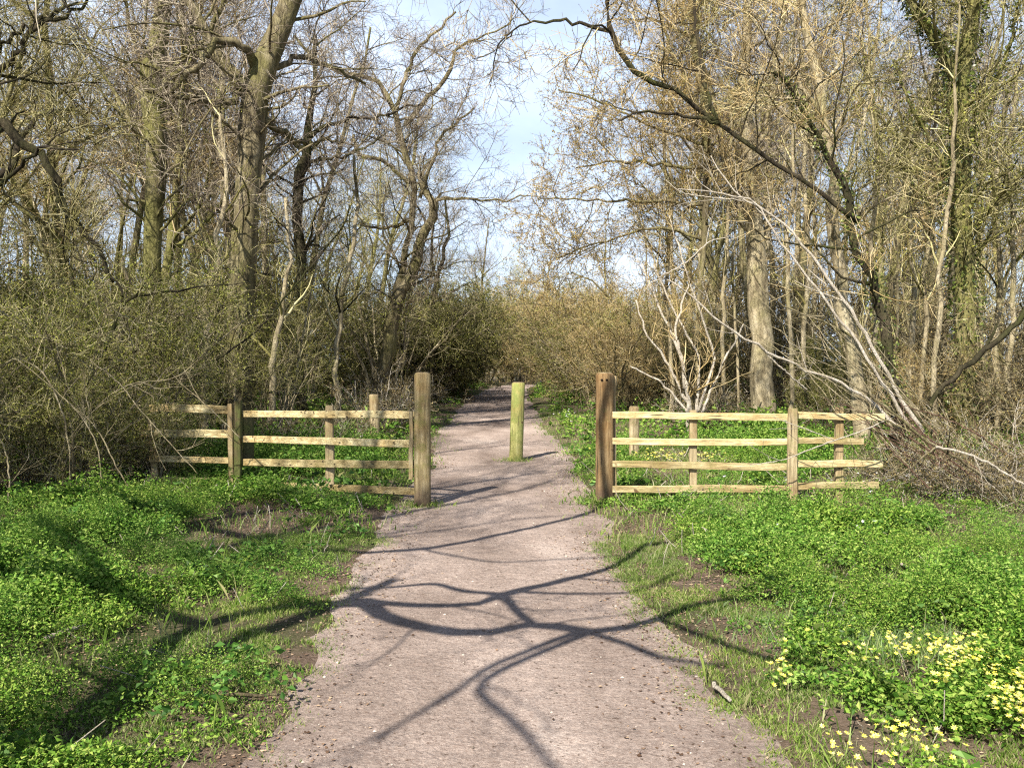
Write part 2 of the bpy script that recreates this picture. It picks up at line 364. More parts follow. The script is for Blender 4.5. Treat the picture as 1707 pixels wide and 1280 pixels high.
def gate_post(u, vb, vt, wpx, mat, name, label, holes=False, squash=1.0, lean=0):
    b = G(u, vb); Y = b[1]; t = P(u+lean, vt, Y)
    e = tag(empty(name, (b[0], b[1], -.04)), label, 'post')
    mb = MB(); round_post(mb, (b[0], b[1], -.25), (t[0], t[1], t[2]), wpx/2*Y/FPX, squash=squash); o = mb.build('shaft', mat, e)
    tb = MB(); th = np.arange(20)*2*math.pi/20; r = wpx/2*Y/FPX*.8
    # sawn top disc, slightly proud
    V = [[t[0]+np.cos(a)*r, t[1]+np.sin(a)*r*squash, t[2]+.002] for a in th]+[[t[0]+np.cos(a)*r*.96, t[1]+np.sin(a)*r*squash*.96, t[2]+.009] for a in th]
    tb.add(V, [np.array([[k, (k+1) % 20, 20+(k+1) % 20, 20+k] for k in range(20)]), np.array([[20+k for k in range(20)]])]); tb.build('top_face', M['endgrain'], e)
    return e, b, t
gl, bl, tl = gate_post(704, 841, 622, 27, M['gate_grey'], 'gate_post', 'thick mossy grey wooden gate post at the left side of the path', squash=.9)
gr, br, tr_ = gate_post(1008, 836, 622, 30, M['gate_brown'], 'gate_post', 'thick brown rounded gate post with small bolt hole, right of the path', squash=.95)
for dx in (-.028, .028):   # bolt hole marks
    hb = MB(); c0 = P(1006, 633, br[1]); y = br[1]-.096
    th = np.arange(8)*math.pi/4
    hb.add([[c0[0]+dx+np.cos(a)*.014, y-.004, c0[2]+np.sin(a)*.012] for a in th]+[[c0[0]+dx+np.cos(a)*.014, y+.03, c0[2]+np.sin(a)*.012] for a in th],
           [np.array([[k, (k+1) % 8, 8+(k+1) % 8, 8+k] for k in range(8)]), np.array([list(range(7, -1, -1))])]); hb.build('bolt_hole', M['hole'], gr)
# narrow sawn strips fixed to the outer side of the gate posts
sb = MB(); beam(sb, (bl[0]-.125, bl[1]+.03, .28), (bl[0]-.125, bl[1]+.03, 1.03), .045, .05, upv=(1, 0, 0)); sb.build('side_batten', M['fpost'], gl, smooth=False)
sb = MB(); beam(sb, (br[0]+.115, br[1]+.05, .02), (br[0]+.115, br[1]+.05, 1.42), .035, .05, upv=(1, 0, 0)); sb.build('side_batten', M['fpost'], gr, smooth=False)
gate_post(859, 766, 638, 22, M['bollard'], 'bollard', 'round greenish wooden bollard standing alone in the middle of the path', lean=5)
gate_post(1057, 772, 678, 17, M['fpost'], 'wooden_post', 'short pale round post standing behind the fence right of the path', squash=.9)
gate_post(626, 745, 658, 16, M['fpost'], 'wooden_post', 'short pale post behind the left fence, near the gate post', lean=-3)
gate_post(413, 790, 688, 20, M['fpost_dark'], 'wooden_post', 'dark mossy post just behind the left fence where two panels meet')

def fence(name, label, posts, rails):
    e = tag(empty(name, (posts[0][0][0], posts[0][0][1], 0)), label, 'fence')
    for (p, top, wd, th, mat, tilt) in posts:
        mb = MB(); beam(mb, (p[0], p[1], -.2), (p[0]+tilt, p[1], top), wd, th, n=8, bev=.008, wob=.002, upv=(1, 0, 0)); mb.build('post', M[mat], e, smooth=False)
    for (a, b_, h, mat) in rails:
        mb = MB(); beam(mb, a, b_, h, .036, n=16); mb.build('rail', M[mat], e, smooth=False)
    return e
# right fence: rails run from the brown gate post to the thicket
Yr = lambda u: np.interp(u, [1008, 1317, 1480], [9.75, 9.62, 9.7])
def PR(u, v, dy=0): q = P(u, v, Yr(u)); return q+np.array([0, dy, 0])
rails = []
for (v0, v1, v2, v3, h, mt, mt2) in ((692, 695, 692, 696, .078, 'rail', 'rail'), (736, 737, 734, 736, .074, 'rail', 'rail_w'), (774, 778, 772, 774, .078, 'rail_w', 'rail'), (815, 815, 810, 808, .078, 'rail_w', 'rail_w')):
    rails.append((PR(1021, v0), PR(1318, v1), h, mt)); 
    rails.append((PR(1322, v2, -.012 if v2 != 692 else .0), PR({692: 1475, 734: 1440, 772: 1472, 810: 1465}[v2], v3, .02), h*.97, mt2))
pp = lambda u, vt, wd, th, mat, dy, tilt=0: (PR(u, 700, dy), PR(u, vt)[2], wd, th, mat, tilt)
fence('wooden_fence', 'four rail wooden fence right of the path running into the thicket',
      [pp(1157, 684, .08, .07, 'fpost', .062), pp(1318, 680, .1, .06, 'fpost', -.052, .01), pp(1403, 679, .085, .07, 'fpost', .066)], rails)
# left fence
Yl = lambda u: np.interp(u, [240, 395, 704], [11.5, 11.2, 9.85])
def PL(u, v, dy=0): return P(u, v, Yl(u))+np.array([0, dy, 0])
rails = []
for (v0, v1, h, mt) in ((692, 689, .085, 'rail'), (739, 732, .085, 'rail'), (774, 771, .09, 'rail_w'), (818, 808, .085, 'rail_w')):
    rails.append((PL(692, v0), PL(400, v1), h, mt))
for (v0, v1, h, u1) in ((683, 680, .1, 250), (724, 721, .1, 236), (767, 765, .08, 250), (803, 801, .09, 244)):
    rails.append((PL(388, v0, .01), PL(u1, v1), h, 'rail'))
pl_ = lambda u, vt, wd, th, mat, dy, tilt=0: (PL(u, 700, dy), PL(u, vt)[2], wd, th, mat, tilt)
fence('wooden_fence', 'four rail wooden fence left of the path, its far end lost in brambles',
      [pl_(548, 676, .1, .07, 'fpost', .06), pl_(388, 672, .06, .08, 'fpost', -.07), pl_(398, 668, .08, .09, 'fpost_dark', -.068, .02), pl_(256, 700, .08, .07, 'fpost', .06, -.05)], rails)

U = lambda a, b: a+(b-a)*rng.random()
# ------------------------------------------------------------------ traced trees
def limb(tr, Y, nn=18, wob=.035):
    """tr: [(u, v, width_px[, Yoffset])]"""
    pts = [P(a[0], a[1], Y+(a[3] if len(a) > 3 else 0)) for a in tr]
    wf = 1 if tr[0][2] > 22 else .8
    r = [wf*a[2]/2*(Y+(a[3] if len(a) > 3 else 0))/FPX for a in tr]
    return resample(pts, r, nn, min(wob, .5*max(r)))
def tree_from(name, label, cat, limbs, base, mat_t, mat_c, lv, leaf=None, sides=9, ivy=None, group=None, dead=False):
    """limbs: list of (pts, rad) first = trunk; lv = growth levels [(k, Lr, ang, up, wig, n, rs)]"""
    e = tag(empty(name, (base[0], base[1], 0)), label, cat, group)
    mb = MB()
    for p, r in limbs: tubes(mb, p[None], r[None], sides, cap=True, lump=.16)
    lp = np.stack([l[0] for l in limbs]); lr = np.stack([l[1] for l in limbs])
    cb = MB(); first = True; cur = None
    for (k, Labs, ang, up, wig, n, rs, rmin, tmin) in lv:
        if cur is None:
            # more children on longer limbs
            parts = []
            for i in range(len(lp)):
                Ln = np.linalg.norm(lp[i, -1]-lp[i, 0]); kk = max(2, int(k*Ln))
                parts.append(grow(lp[i:i+1], np.minimum(lr[i:i+1], .09), kk, 0, ang, up, wig, n, tmin if i == 0 else .1, rs, rmin, Labs=Labs))
            cur = (np.concatenate([a[0] for a in parts]), np.concatenate([a[1] for a in parts]))
            tubes(mb if Labs > 1.2 else cb, cur[0], cur[1], 5)
        else:
            cur = grow(cur[0], cur[1], k, 0, ang, up, wig, n, .15, rs, rmin, Labs=Labs)
            tubes(cb, cur[0], cur[1], 3)
    mb.build('trunk', mat_t, e)
    if cb.n: cr = cb.build('crown', mat_c, e)
    if leaf:
        lb = MB(); leaves(lb, on_poly(cur[0], leaf[0], .01), leaf[1]*(.6+.8*rng.random(len(cur[0])*leaf[0]))); lb.build(leaf[3] if len(leaf) > 3 else 'leaves', leaf[2], e).parent = cr
    if ivy:
        ib = MB()
        for (i, n, sz, v0) in ivy:
            p, r = limbs[i]; f = v0+(1-v0)*rng.random(n); f = f*(len(p)-1)*.999; ii = f.astype(int); ff = (f-ii)[:, None]
            c = p[ii]*(1-ff)+p[ii+1]*ff; rr = r[ii][:, None]*(1+.6*rng.random((n, 1)))+.02
            d = rng.normal(size=(n, 3)); d[:, 2] *= .2; d = norm(d); leaves(ib, c+d*rr+rng.normal(0, .03, (n, 3)), sz*(.6+.8*rng.random(n)), dirs=d*.6+np.array([0, 0, -.4]))
        ib.build('ivy', M['leaf_ivy'], e)
    return e
def gbase(l): return l[0][0]
def with_base(tr, Y):   # first traced point pushed down to the ground
    a = tr[0]; q = P(a[0], a[1], Y); v = 600+CAMZ*FPX/Y+8
    return [(a[0], v, a[2]*1.25)]+tr
OAK = lambda s=1: [(int(2*s)+1, 2.0, (35, 80), .05, .2, 7, .38, .012, .35), (5, 1.0, (30, 75), .08, .22, 5, .5, .007, 0), (5, .55, (25, 70), .1, .2, 4, .6, .005, 0), (4, .32, (25, 65), .1, .15, 3, .7, .004, 0)]
def hero(name, label, Y, traces, mt, mc, lv, **kw):
    ls = [limb(with_base(traces[0], Y), Y)]+[limb(t, Y) for t in traces[1:]]
    return tree_from(name, label, 'tree', ls, ls[0][0][0], mt, mc, lv, **kw)

hero('oak_tree', 'largest bare tree left of the path, thick trunk forking high into two limbs', 16,
     [[(398, 640, 44), (405, 500, 42), (410, 380, 40), (416, 290, 44), (420, 200, 50), (432, 140, 46), (462, 70, 38), (482, 10, 34), (500, -80, 30), (540, -250, 20)],
      [(412, 150, 30), (395, 130, 22), (360, 85, 18), (330, 30, 15), (305, -20, 12), (270, -120, 8)],
      [(428, 130, 22), (415, 90, 18, -.3), (390, 70, 16, -.6), (355, 72, 15, -.8), (325, 110, 14, -1), (285, 155, 10, -1)],
      [(400, 155, 18), (372, 172, 14, -.3), (340, 165, 13, -.6), (290, 160, 10, -.8), (240, 150, 6, -1)],
      [(440, 200, 16), (470, 220, 12, .4), (505, 240, 10, .8), (560, 235, 7, 1)],
      [(455, 110, 16), (480, 105, 12, .4), (510, 95, 10, .8), (545, 110, 8, 1.2), (610, 140, 5, 1.5)]],
     M['bark_grey'], M['twig_purple'], OAK(1.2))
hero('oak_tree', 'mossy bare tree with an upright trunk, between the left edge and the forked tree', 18,
     [[(258, 620, 30), (256, 500, 30), (258, 380, 30), (262, 270, 32), (258, 180, 34), (262, 100, 32), (272, 20, 26), (275, -80, 22), (290, -220, 14)],
      [(262, 180, 26), (248, 140, 24), (252, 95, 22), (275, 60, 18)],
      [(280, 130, 18), (310, 95, 15, .3), (325, 60, 14, .5), (318, 10, 11, .6), (330, -60, 8, .6)],
      [(268, 160, 18), (300, 120, 13, -.4), (330, 85, 13, -.6), (360, 30, 10, -.8), (400, -50, 7, -1)],
      [(255, 230, 10), (215, 200, 8, .3), (170, 120, 6, .6), (130, 60, 5, .8)]],
     M['bark_moss'], M['twig_purple'], OAK(.8), ivy=[(0, 250, .06, .1)])
hero('oak_tree', 'slim dark tree right of the forked tree, branching at half height', 21,
     [[(500, 640, 18), (500, 560, 18), (502, 480, 18), (496, 400, 17), (497, 330, 17), (505, 270, 16), (512, 225, 14), (520, 160, 9), (525, 60, 6)],
      [(508, 250, 12), (470, 225, 10), (448, 205, 9), (430, 180, 8)],
      [(514, 232, 12), (540, 210, 9), (590, 200, 7), (650, 190, 5), (700, 175, 4)],
      [(512, 270, 8), (550, 265, 6), (600, 250, 5), (640, 225, 4)]],
     M['bark_dark'], M['twig_purple'], OAK(1.0))
hero('oak_tree', 'leaning bare tree beside the path on the left with its crown spread over the path', 24,
     [[(632, 650, 26), (642, 600, 24), (652, 550, 23), (662, 500, 22), (688, 450, 20), (704, 400, 18), (722, 350, 14), (712, 320, 12), (700, 290, 10)],
      [(658, 510, 20), (668, 460, 15), (680, 400, 12), (690, 345, 12), (690, 300, 12), (676, 260, 14), (662, 200, 12), (650, 160, 11), (625, 130, 9), (570, 120, 8), (520, 95, 7), (490, 60, 6)],
      [(676, 210, 12), (700, 180, 10), (730, 145, 9), (748, 110, 8), (765, 80, 6), (800, 65, 4), (850, 40, 3)],
      [(660, 190, 9), (690, 95, 7), (720, 60, 6), (760, 20, 4)],
      [(690, 310, 9), (640, 270, 8, .3), (600, 255, 7, .6), (590, 225, 6, .8)],
      [(700, 330, 9), (725, 260, 7, -.3), (740, 225, 6, -.5), (790, 180, 4, -.5)],
      [(715, 340, 8), (760, 330, 6), (830, 335, 4), (880, 325, 3)],
      [(680, 370, 9), (640, 380, 6), (600, 375, 5)]],
     M['bark_grey'], M['twig_purple'], OAK(1.4))
hero('small_tree', 'small dark forked tree behind the leaning tree at the left of the path', 32,
     [[(718, 640, 12), (722, 560, 11), (726, 480, 10), (738, 430, 8), (748, 380, 6), (742, 330, 4)],
      [(727, 470, 8), (720, 430, 6), (722, 380, 5), (735, 320, 3)]], M['bark_dark'], M['twig_brown'], OAK(.9))
# far left limbs entering from the edge
hero('oak_tree', 'dark trunk at the far left edge with one long limb curving down right', 14,
     [[(-70, 640, 50), (-60, 400, 46), (-45, 250, 40), (-30, 120, 32), (-10, -20, 26), (10, -150, 18)],
      [(-45, 230, 26), (0, 205, 18), (45, 240, 15), (85, 285, 12), (105, 340, 10), (150, 400, 8), (190, 470, 6)],
      [(-30, 140, 20), (15, 100, 12), (60, 45, 10), (120, 20, 7), (160, -20, 5)],
      [(-50, 300, 22), (10, 290, 16, 1), (30, 240, 12, 1.5), (60, 200, 9, 2), (120, 180, 6, 2.4)],
      [(-30, 100, 12), (20, 60, 8), (75, 30, 7), (130, 5, 5)],
      [(-60, 350, 14), (10, 300, 9, -.5), (70, 250, 6, -1), (130, 250, 4, -1.4)]],
     M['bark_dark'], M['twig_olive'], OAK(.5))
# right side
hero('beech_tree', 'stout pale grey trunk standing upright behind the right fence', 21,
     [[(1272, 690, 42), (1270, 600, 39), (1266, 500, 35), (1258, 400, 32), (1250, 320, 29), (1243, 230, 24), (1240, 120, 19), (1246, 0, 14), (1250, -150, 9)],
      [(1250, 330, 16), (1220, 280, 11), (1190, 210, 8), (1160, 100, 6), (1150, 10, 4)],
      [(1245, 260, 14), (1280, 190, 10), (1290, 80, 8), (1285, -40, 5)],
      [(1258, 420, 10), (1290, 340, 8, .5), (1310, 240, 6, .8), (1300, 120, 4, .8)]],
     M['bark_pale'], M['twig_purple'], OAK(.9))
hero('slim_tree', 'slim upright tree behind the tip of the long arching limb, top out of frame', 20,
     [[(1160, 640, 9), (1168, 500, 10), (1174, 380, 13), (1176, 260, 18), (1172, 160, 20), (1162, 80, 20), (1152, 0, 17), (1140, -140, 12)],
      [(1175, 200, 9), (1140, 130, 8), (1110, 60, 6), (1095, -40, 4)],
      [(1176, 280, 9), (1120, 275, 7), (1040, 270, 5), (960, 280, 3)],
      [(1172, 340, 8), (1090, 335, 6), (1000, 335, 4), (900, 330, 3)],
      [(1170, 400, 8), (1100, 380, 6), (1010, 400, 4), (930, 430, 3)],
      [(1174, 240, 8), (1100, 215, 5), (1000, 170, 4), (930, 150, 3)]],
     M['bark_grey'], M['twig_tan'], OAK(1.7), leaf=(5, .034, M['leaf_bud'], 'buds'))
hero('oak_tree', 'tree behind the right fence whose long dark limb arches up and left over the path', 13,
     [[(1500, 700, 23), (1485, 620, 20), (1475, 540, 17), (1455, 470, 15), (1425, 420, 13), (1418, 350, 12), (1408, 300, 13), (1380, 250, 9), (1340, 190, 7), (1290, 120, 5)],
      [(1430, 370, 11), (1370, 325, 9), (1300, 275, 8.5), (1240, 235, 9), (1195, 205, 9), (1150, 170, 9), (1105, 140, 10), (1065, 128, 11), (1045, 95, 12), (1015, 50, 11), (1006, 20, 10), (1018, -30, 8), (1020, -120, 5)],
      [(1018, 55, 9), (985, 42, 7), (930, 34, 6), (880, 40, 4), (840, 60, 3)],
      [(1200, 205, 8), (1140, 195, 6), (1080, 185, 5), (1030, 200, 4)],
      [(1195, 200, 9), (1170, 120, 7, .3), (1160, 40, 6, .5), (1150, -40, 5, .6)]],
     M['bark_dark'], M['twig_tan'], OAK(.5), ivy=[(0, 1500, .05, .0)])
hero('leaning_tree', 'pale tree leaning left with a sunlit broken stump scar, behind the right fence end', 15,
     [[(1430, 670, 26), (1422, 600, 24), (1412, 520, 22), (1398, 430, 22), (1390, 340, 20), (1378, 240, 18), (1366, 150, 16), (1350, 70, 14), (1338, 0, 12), (1320, -120, 9)],
      [(1375, 220, 10), (1350, 160, 8), (1300, 90, 6), (1250, 30, 5), (1210, -30, 4)],
      [(1390, 330, 9), (1430, 240, 7), (1450, 120, 6), (1440, 0, 5)],
      [(1366, 150, 9), (1400, 100, 7), (1420, 20, 5), (1430, -60, 4)]],
     M['bark_pale'], M['twig_olive'], OAK(.7))
hero('ivy_tree', 'tall trunk covered in green ivy near the right edge of the photo', 15,
     [[(1612, 720, 34), (1610, 600, 32), (1608, 480, 32), (1606, 380, 31), (1602, 280, 30), (1600, 200, 28), (1606, 120, 26), (1622, 30, 22), (1640, -80, 18)],
      [(1600, 160, 22), (1570, 90, 20), (1540, 40, 18), (1510, -20, 15), (1480, -100, 10)],
      [(1602, 260, 12), (1640, 180, 9), (1680, 90, 8), (1700, 0, 6)],
      [(1608, 400, 12), (1650, 340, 9, -.5), (1690, 300, 7, -1), (1740, 250, 6, -1)],
      [(1604, 330, 9), (1560, 250, 7), (1520, 180, 6), (1490, 100, 4)]],
     M['bark_moss'], M['twig_olive'], OAK(1.0), leaf=(1, .04, M['leaf_haw']), ivy=[(0, 2600, .07, .1), (1, 1100, .07, 0), (2, 400, .06, 0), (4, 250, .06, 0)])
hero('slim_tree', 'thin pale straight pole of a tree between the ivy trunk and the fence end', 14,
     [[(1556, 720, 11), (1560, 600, 11), (1566, 480, 10), (1576, 380, 9), (1588, 270, 8), (1592, 150, 6), (1600, 0, 4)]],
     M['bark_pale'], M['twig_olive'], [(1.2, .9, (30, 60), .3, .15, 5, .5, .006, .4), (5, .5, (30, 60), .1, .15, 4, .6, .004, 0)])
hero('slim_tree', 'thin pale sapling left of the stout grey trunk', 20,
     [[(1200, 700, 9), (1204, 600, 8.5), (1207, 480, 8), (1211, 380, 7), (1216, 280, 6), (1220, 160, 5)]],
     M['bark_pale'], M['twig_olive'], [(1.2, .9, (30, 60), .3, .15, 5, .5, .006, .4), (5, .5, (30, 60), .1, .15, 4, .6, .004, 0)])
hero('thin_trunk', 'short pale trunk beyond the fence, right of the ivy tree foot', 19,
     [[(1604, 700, 18), (1605, 640, 17), (1598, 560, 15), (1590, 450, 12), (1600, 300, 9), (1610, 150, 6)]], M['bark_pale'], M['twig_olive'], OAK(.7))
for (lab, Y, tr) in (
   ('pale trunk seen through the thicket over the left fence, below the bent bough', 15, [(340, 670, 17), (343, 580, 16), (350, 480, 15), (362, 400, 12), (372, 300, 9), (368, 180, 6)]),
   ('short pale stub of trunk just above the top rail of the left fence', 15.5, [(452, 690, 15), (455, 620, 14), (462, 540, 11), (480, 440, 8), (476, 330, 6)]),
   ('pale trunk in the thicket above the far end of the left fence', 14, [(206, 660, 15), (204, 560, 14), (212, 490, 11), (206, 430, 7)]),
   ('crooked grey trunk in the thicket left of the leaning path side tree', 18, [(565, 670, 12), (560, 580, 11), (575, 480, 10), (598, 380, 8), (590, 260, 6)]),
   ('pale trunk in the right wood between the stout trunk and the leaning tree', 21, [(1345, 680, 11), (1340, 560, 10), (1348, 430, 9), (1340, 280, 8), (1352, 120, 5)]),
   ('pale trunk in the right wood between the dark ivy trunk and the thin pole', 18, [(1520, 690, 14), (1518, 580, 13), (1524, 470, 11), (1515, 330, 9), (1530, 150, 6)]),
   ('sunlit slim trunk rising between the stout trunk and the arching limb fork', 17, [(1318, 690, 9), (1322, 560, 9), (1312, 430, 8), (1326, 300, 7), (1318, 160, 6), (1330, 0, 4)]),
   ('sunlit slim trunk just right of the leaning pale tree', 18, [(1458, 690, 11), (1462, 560, 10), (1450, 430, 9), (1462, 300, 8), (1452, 150, 6), (1470, 0, 4)]),
   ('slim pale trunk left of the ivy tree with a slight lean to the right', 16, [(1530, 700, 10), (1540, 560, 9), (1545, 430, 8), (1556, 280, 7), (1562, 120, 5)]),
   ('slim pale trunk close against the right edge of the photo', 15, [(1690, 720, 12), (1684, 600, 11), (1692, 450, 10), (1684, 300, 8), (1694, 120, 6)]),
   ('slim trunk rising through the tan twigs left of the stout trunk', 22, [(1120, 660, 9), (1112, 520, 8), (1118, 380, 8), (1106, 240, 6), (1112, 80, 4)]),
   ('grey sapling close to the right side of the hazel bush', 22, [(1232, 680, 6), (1228, 580, 6), (1222, 440, 5), (1230, 280, 4), (1225, 120, 3)]),
   ('pale trunk near the right edge beyond the heavy bough', 16, [(1668, 710, 14), (1660, 600, 13), (1668, 480, 11), (1660, 330, 9), (1680, 150, 6)])):
    hero('slim_tree', lab, Y, [tr], M['bark_pale'], M['twig_olive'], [(1.6, 1.2, (30, 65), .2, .18, 6, .5, .007, .35), (6, .6, (30, 65), .1, .18, 4, .6, .005, 0), (4, .3, (30, 60), .1, .15, 3, .7, .004, 0)], leaf=(1, .03, M['leaf_haw']))
# pale dead branches leaning up left out of the right thicket
def dead(label, Y, traces, nm='dead_branch', cat='branch', mat='bark_dead', lv=None):
    ls = [limb([(a[0], a[1], a[2]*.68)+tuple(a[3:]) for a in t], Y, 26, .03) for t in traces]
    return tree_from(nm, label, cat, ls, ls[0][0][0], M[mat], M[mat], lv or [(1.1, .7, (25, 60), .15, .12, 5, .55, .005, .2), (3, .35, (25, 60), .1, .12, 4, .6, .0035, 0)], sides=6, dead=True)
dead('long pale dead branch leaning from the fence end to the stout trunk', 11.5, [[(1500, 712, 12), (1440, 660, 10), (1330, 610, 8, -.2), (1285, 590, 9, -.3), (1205, 540, 7, -.5), (1150, 490, 5, -.6), (1100, 465, 5, -.7), (1072, 490, 3, -.8)], [(1098, 463, 5, -.7), (1140, 440, 4, -.8), (1180, 405, 3.5, -.8), (1215, 395, 2.5, -.8)], [(1280, 592, 5, -.3), (1310, 620, 5, -.2), (1345, 650, 4, 0)]])
dead('upper pale dead branch running up left across the pale leaning tree', 12, [[(1540, 720, 13), (1490, 640, 12), (1430, 540, 11), (1400, 490, 10), (1350, 420, 8), (1300, 370, 7), (1245, 335, 5.5), (1200, 290, 4), (1185, 260, 3)], [(1245, 335, 4), (1200, 330, 3.5), (1140, 322, 3), (1110, 300, 2)]])
dead('pale curved dead bough crossing below the upper dead branch', 11, [[(1520, 715, 12), (1450, 600, 9), (1405, 540, 8), (1360, 480, 7), (1290, 390, 6), (1260, 340, 5), (1200, 322, 4), (1130, 315, 3)]])
dead('dark long bough rising left from the thicket below the arching limb', 12.5, [[(1560, 730, 14), (1480, 640, 10), (1420, 560, 9), (1350, 530, 6), (1290, 500, 5), (1240, 440, 4), (1180, 360, 3)]], mat='bark_grey')
dead('dark heavy bough rising to the right edge from the thicket', 12, [[(1500, 760, 10), (1560, 660, 14), (1610, 610, 18), (1650, 575, 18), (1700, 535, 16), (1760, 490, 14)]], mat='bark_dark')
dead('reddish fallen branch lying down over the right fence end', 9.2, [[(1700, 842, 9), (1620, 780, 9), (1540, 730, 9), (1480, 680, 8), (1420, 640, 6), (1380, 620, 4)], [(1520, 720, 6), (1450, 690, 5), (1400, 680, 4)], [(1560, 745, 6), (1500, 790, 5), (1440, 800, 4)]], mat='bark_grey')
dead('thin pale stick leaning across the lower right fence rails', 9.25, [[(1500, 690, 4), (1430, 720, 4), (1360, 745, 4), (1310, 765, 3), (1250, 775, 2.5)]])
dead('long grey fallen bough sloping to the right edge at the fence end', 9.0, [[(1560, 745, 8), (1620, 760, 8), (1680, 790, 7), (1740, 830, 7)]])
hero('hazel_bush', 'pale many stemmed bush standing behind the right fence, beside the stout trunk', 19,
     [[(1150, 700, 8), (1140, 620, 7), (1120, 560, 6), (1085, 480, 4), (1070, 440, 3)], [(1152, 690, 7), (1135, 600, 6), (1128, 540, 5), (1150, 470, 3)], [(1160, 695, 7), (1165, 600, 5), (1130, 530, 4), (1090, 440, 3)],
      [(1155, 690, 8), (1110, 600, 5), (1080, 560, 4), (1060, 500, 3)], [(1160, 690, 6), (1190, 600, 5), (1160, 500, 4), (1115, 360, 2.5)], [(1165, 695, 6), (1200, 620, 5), (1240, 540, 3)], [(1148, 690, 6), (1105, 640, 4), (1050, 610, 3)]],
     M['bark_dead'], M['twig_tan'], [(3, .8, (25, 60), .2, .14, 5, .5, .005, .2), (4, .45, (25, 60), .1, .15, 4, .6, .004, 0), (3, .25, (25, 60), .1, .15, 3, .6, .004, 0)])
for i in range(18):
    u0, v0 = 1440+U(0, 230), 700+U(0, 70); an = R(U(108, 158)); ln = U(160, 430); Y = U(10.2, 13)
    u1, v1 = u0+math.cos(an)*ln, v0-math.sin(an)*ln; k = U(-25, 25); w_ = U(2.6, 5)
    dead('thin pale straight stem leaning up left out of the right thicket', Y, [[(u0, v0+30, w_), ((u0*2+u1)/3+k*.6, (v0*2+v1)/3+k*.4, w_*.85), ((u0+u1*2)/3+k, (v0+v1*2)/3+k*.5, w_*.65), (u1, v1, w_*.35)]],
         nm='thicket_stem', cat='stem', mat='bark_pale')['group'] = 'thin stems leaning out of the right thicket'
M['bark_red'] = bark('bark_red', (.08, .045, .03), (.2, .12, .085), (.36, .24, .18), None, scale=12)
for i in range(16):
    u0, v0 = 1400+U(0, 120), 660+U(0, 60); an = R(U(-50, -22)); ln = U(120, 260); Y = U(9.3, 10.2); w_ = U(2.5, 5.5)
    u1, v1 = u0+math.cos(an)*ln, min(v0-math.sin(an)*ln, 850); k = U(-10, 10)
    dead('reddish brown stick in the brush pile over the right fence end', Y, [[(u1, v1, w_), ((u0+u1)/2+k, (v0+v1)/2-k, w_*.8), (u0, v0, w_*.4)]],
         nm='fallen_stick', cat='stick', mat='bark_red', lv=[(2.2, .35, (25, 60), .1, .12, 4, .6, .004, .1)])['group'] = 'brush pile at the right fence end'
# left thicket: dark bent branch and pale arching stems
dead('dark bent bough with a kink in the leafy thicket left of the path', 11.5, [[(120, 700, 12), (160, 610, 12), (190, 545, 12), (200, 510, 10), (235, 493, 9), (300, 485, 7), (360, 478, 4), (420, 470, 3)], [(205, 505, 8), (195, 470, 6), (150, 440, 4), (110, 425, 3)], [(360, 600, 6, .4), (430, 550, 7, .4), (480, 490, 6, .5), (540, 420, 5, .6)]], mat='bark_dark')
for (Y, tr) in ((9.6, [(118, 830, 5), (116, 760, 5), (105, 690, 5), (70, 620, 5), (20, 600, 4), (-30, 640, 3)]), (9.5, [(170, 830, 4), (165, 760, 4), (140, 700, 4), (80, 640, 3), (30, 600, 3)]),
    (9.9, [(225, 830, 4), (190, 770, 4), (165, 720, 4), (120, 660, 4), (90, 560, 3)]), (10, [(150, 600, 3), (200, 640, 4), (240, 690, 3), (330, 790, 2.5)]), (10, [(130, 720, 3), (170, 670, 3), (220, 640, 3), (290, 630, 3), (330, 600, 2)]),
    (10.4, [(400, 730, 3), (360, 690, 3), (330, 660, 3), (300, 600, 2)]), (9.3, [(10, 870, 5), (16, 800, 5), (5, 740, 5), (-30, 690, 4)]), (9.9, [(60, 850, 3), (100, 760, 3), (150, 690, 3), (230, 640, 2.5), (260, 650, 2)])):
    dead('pale bare stem arching out of the front left thicket', Y, [tr], nm='bramble_stem', cat='stem', mat='bark_pale')['group'] = 'stems in the front left thicket'
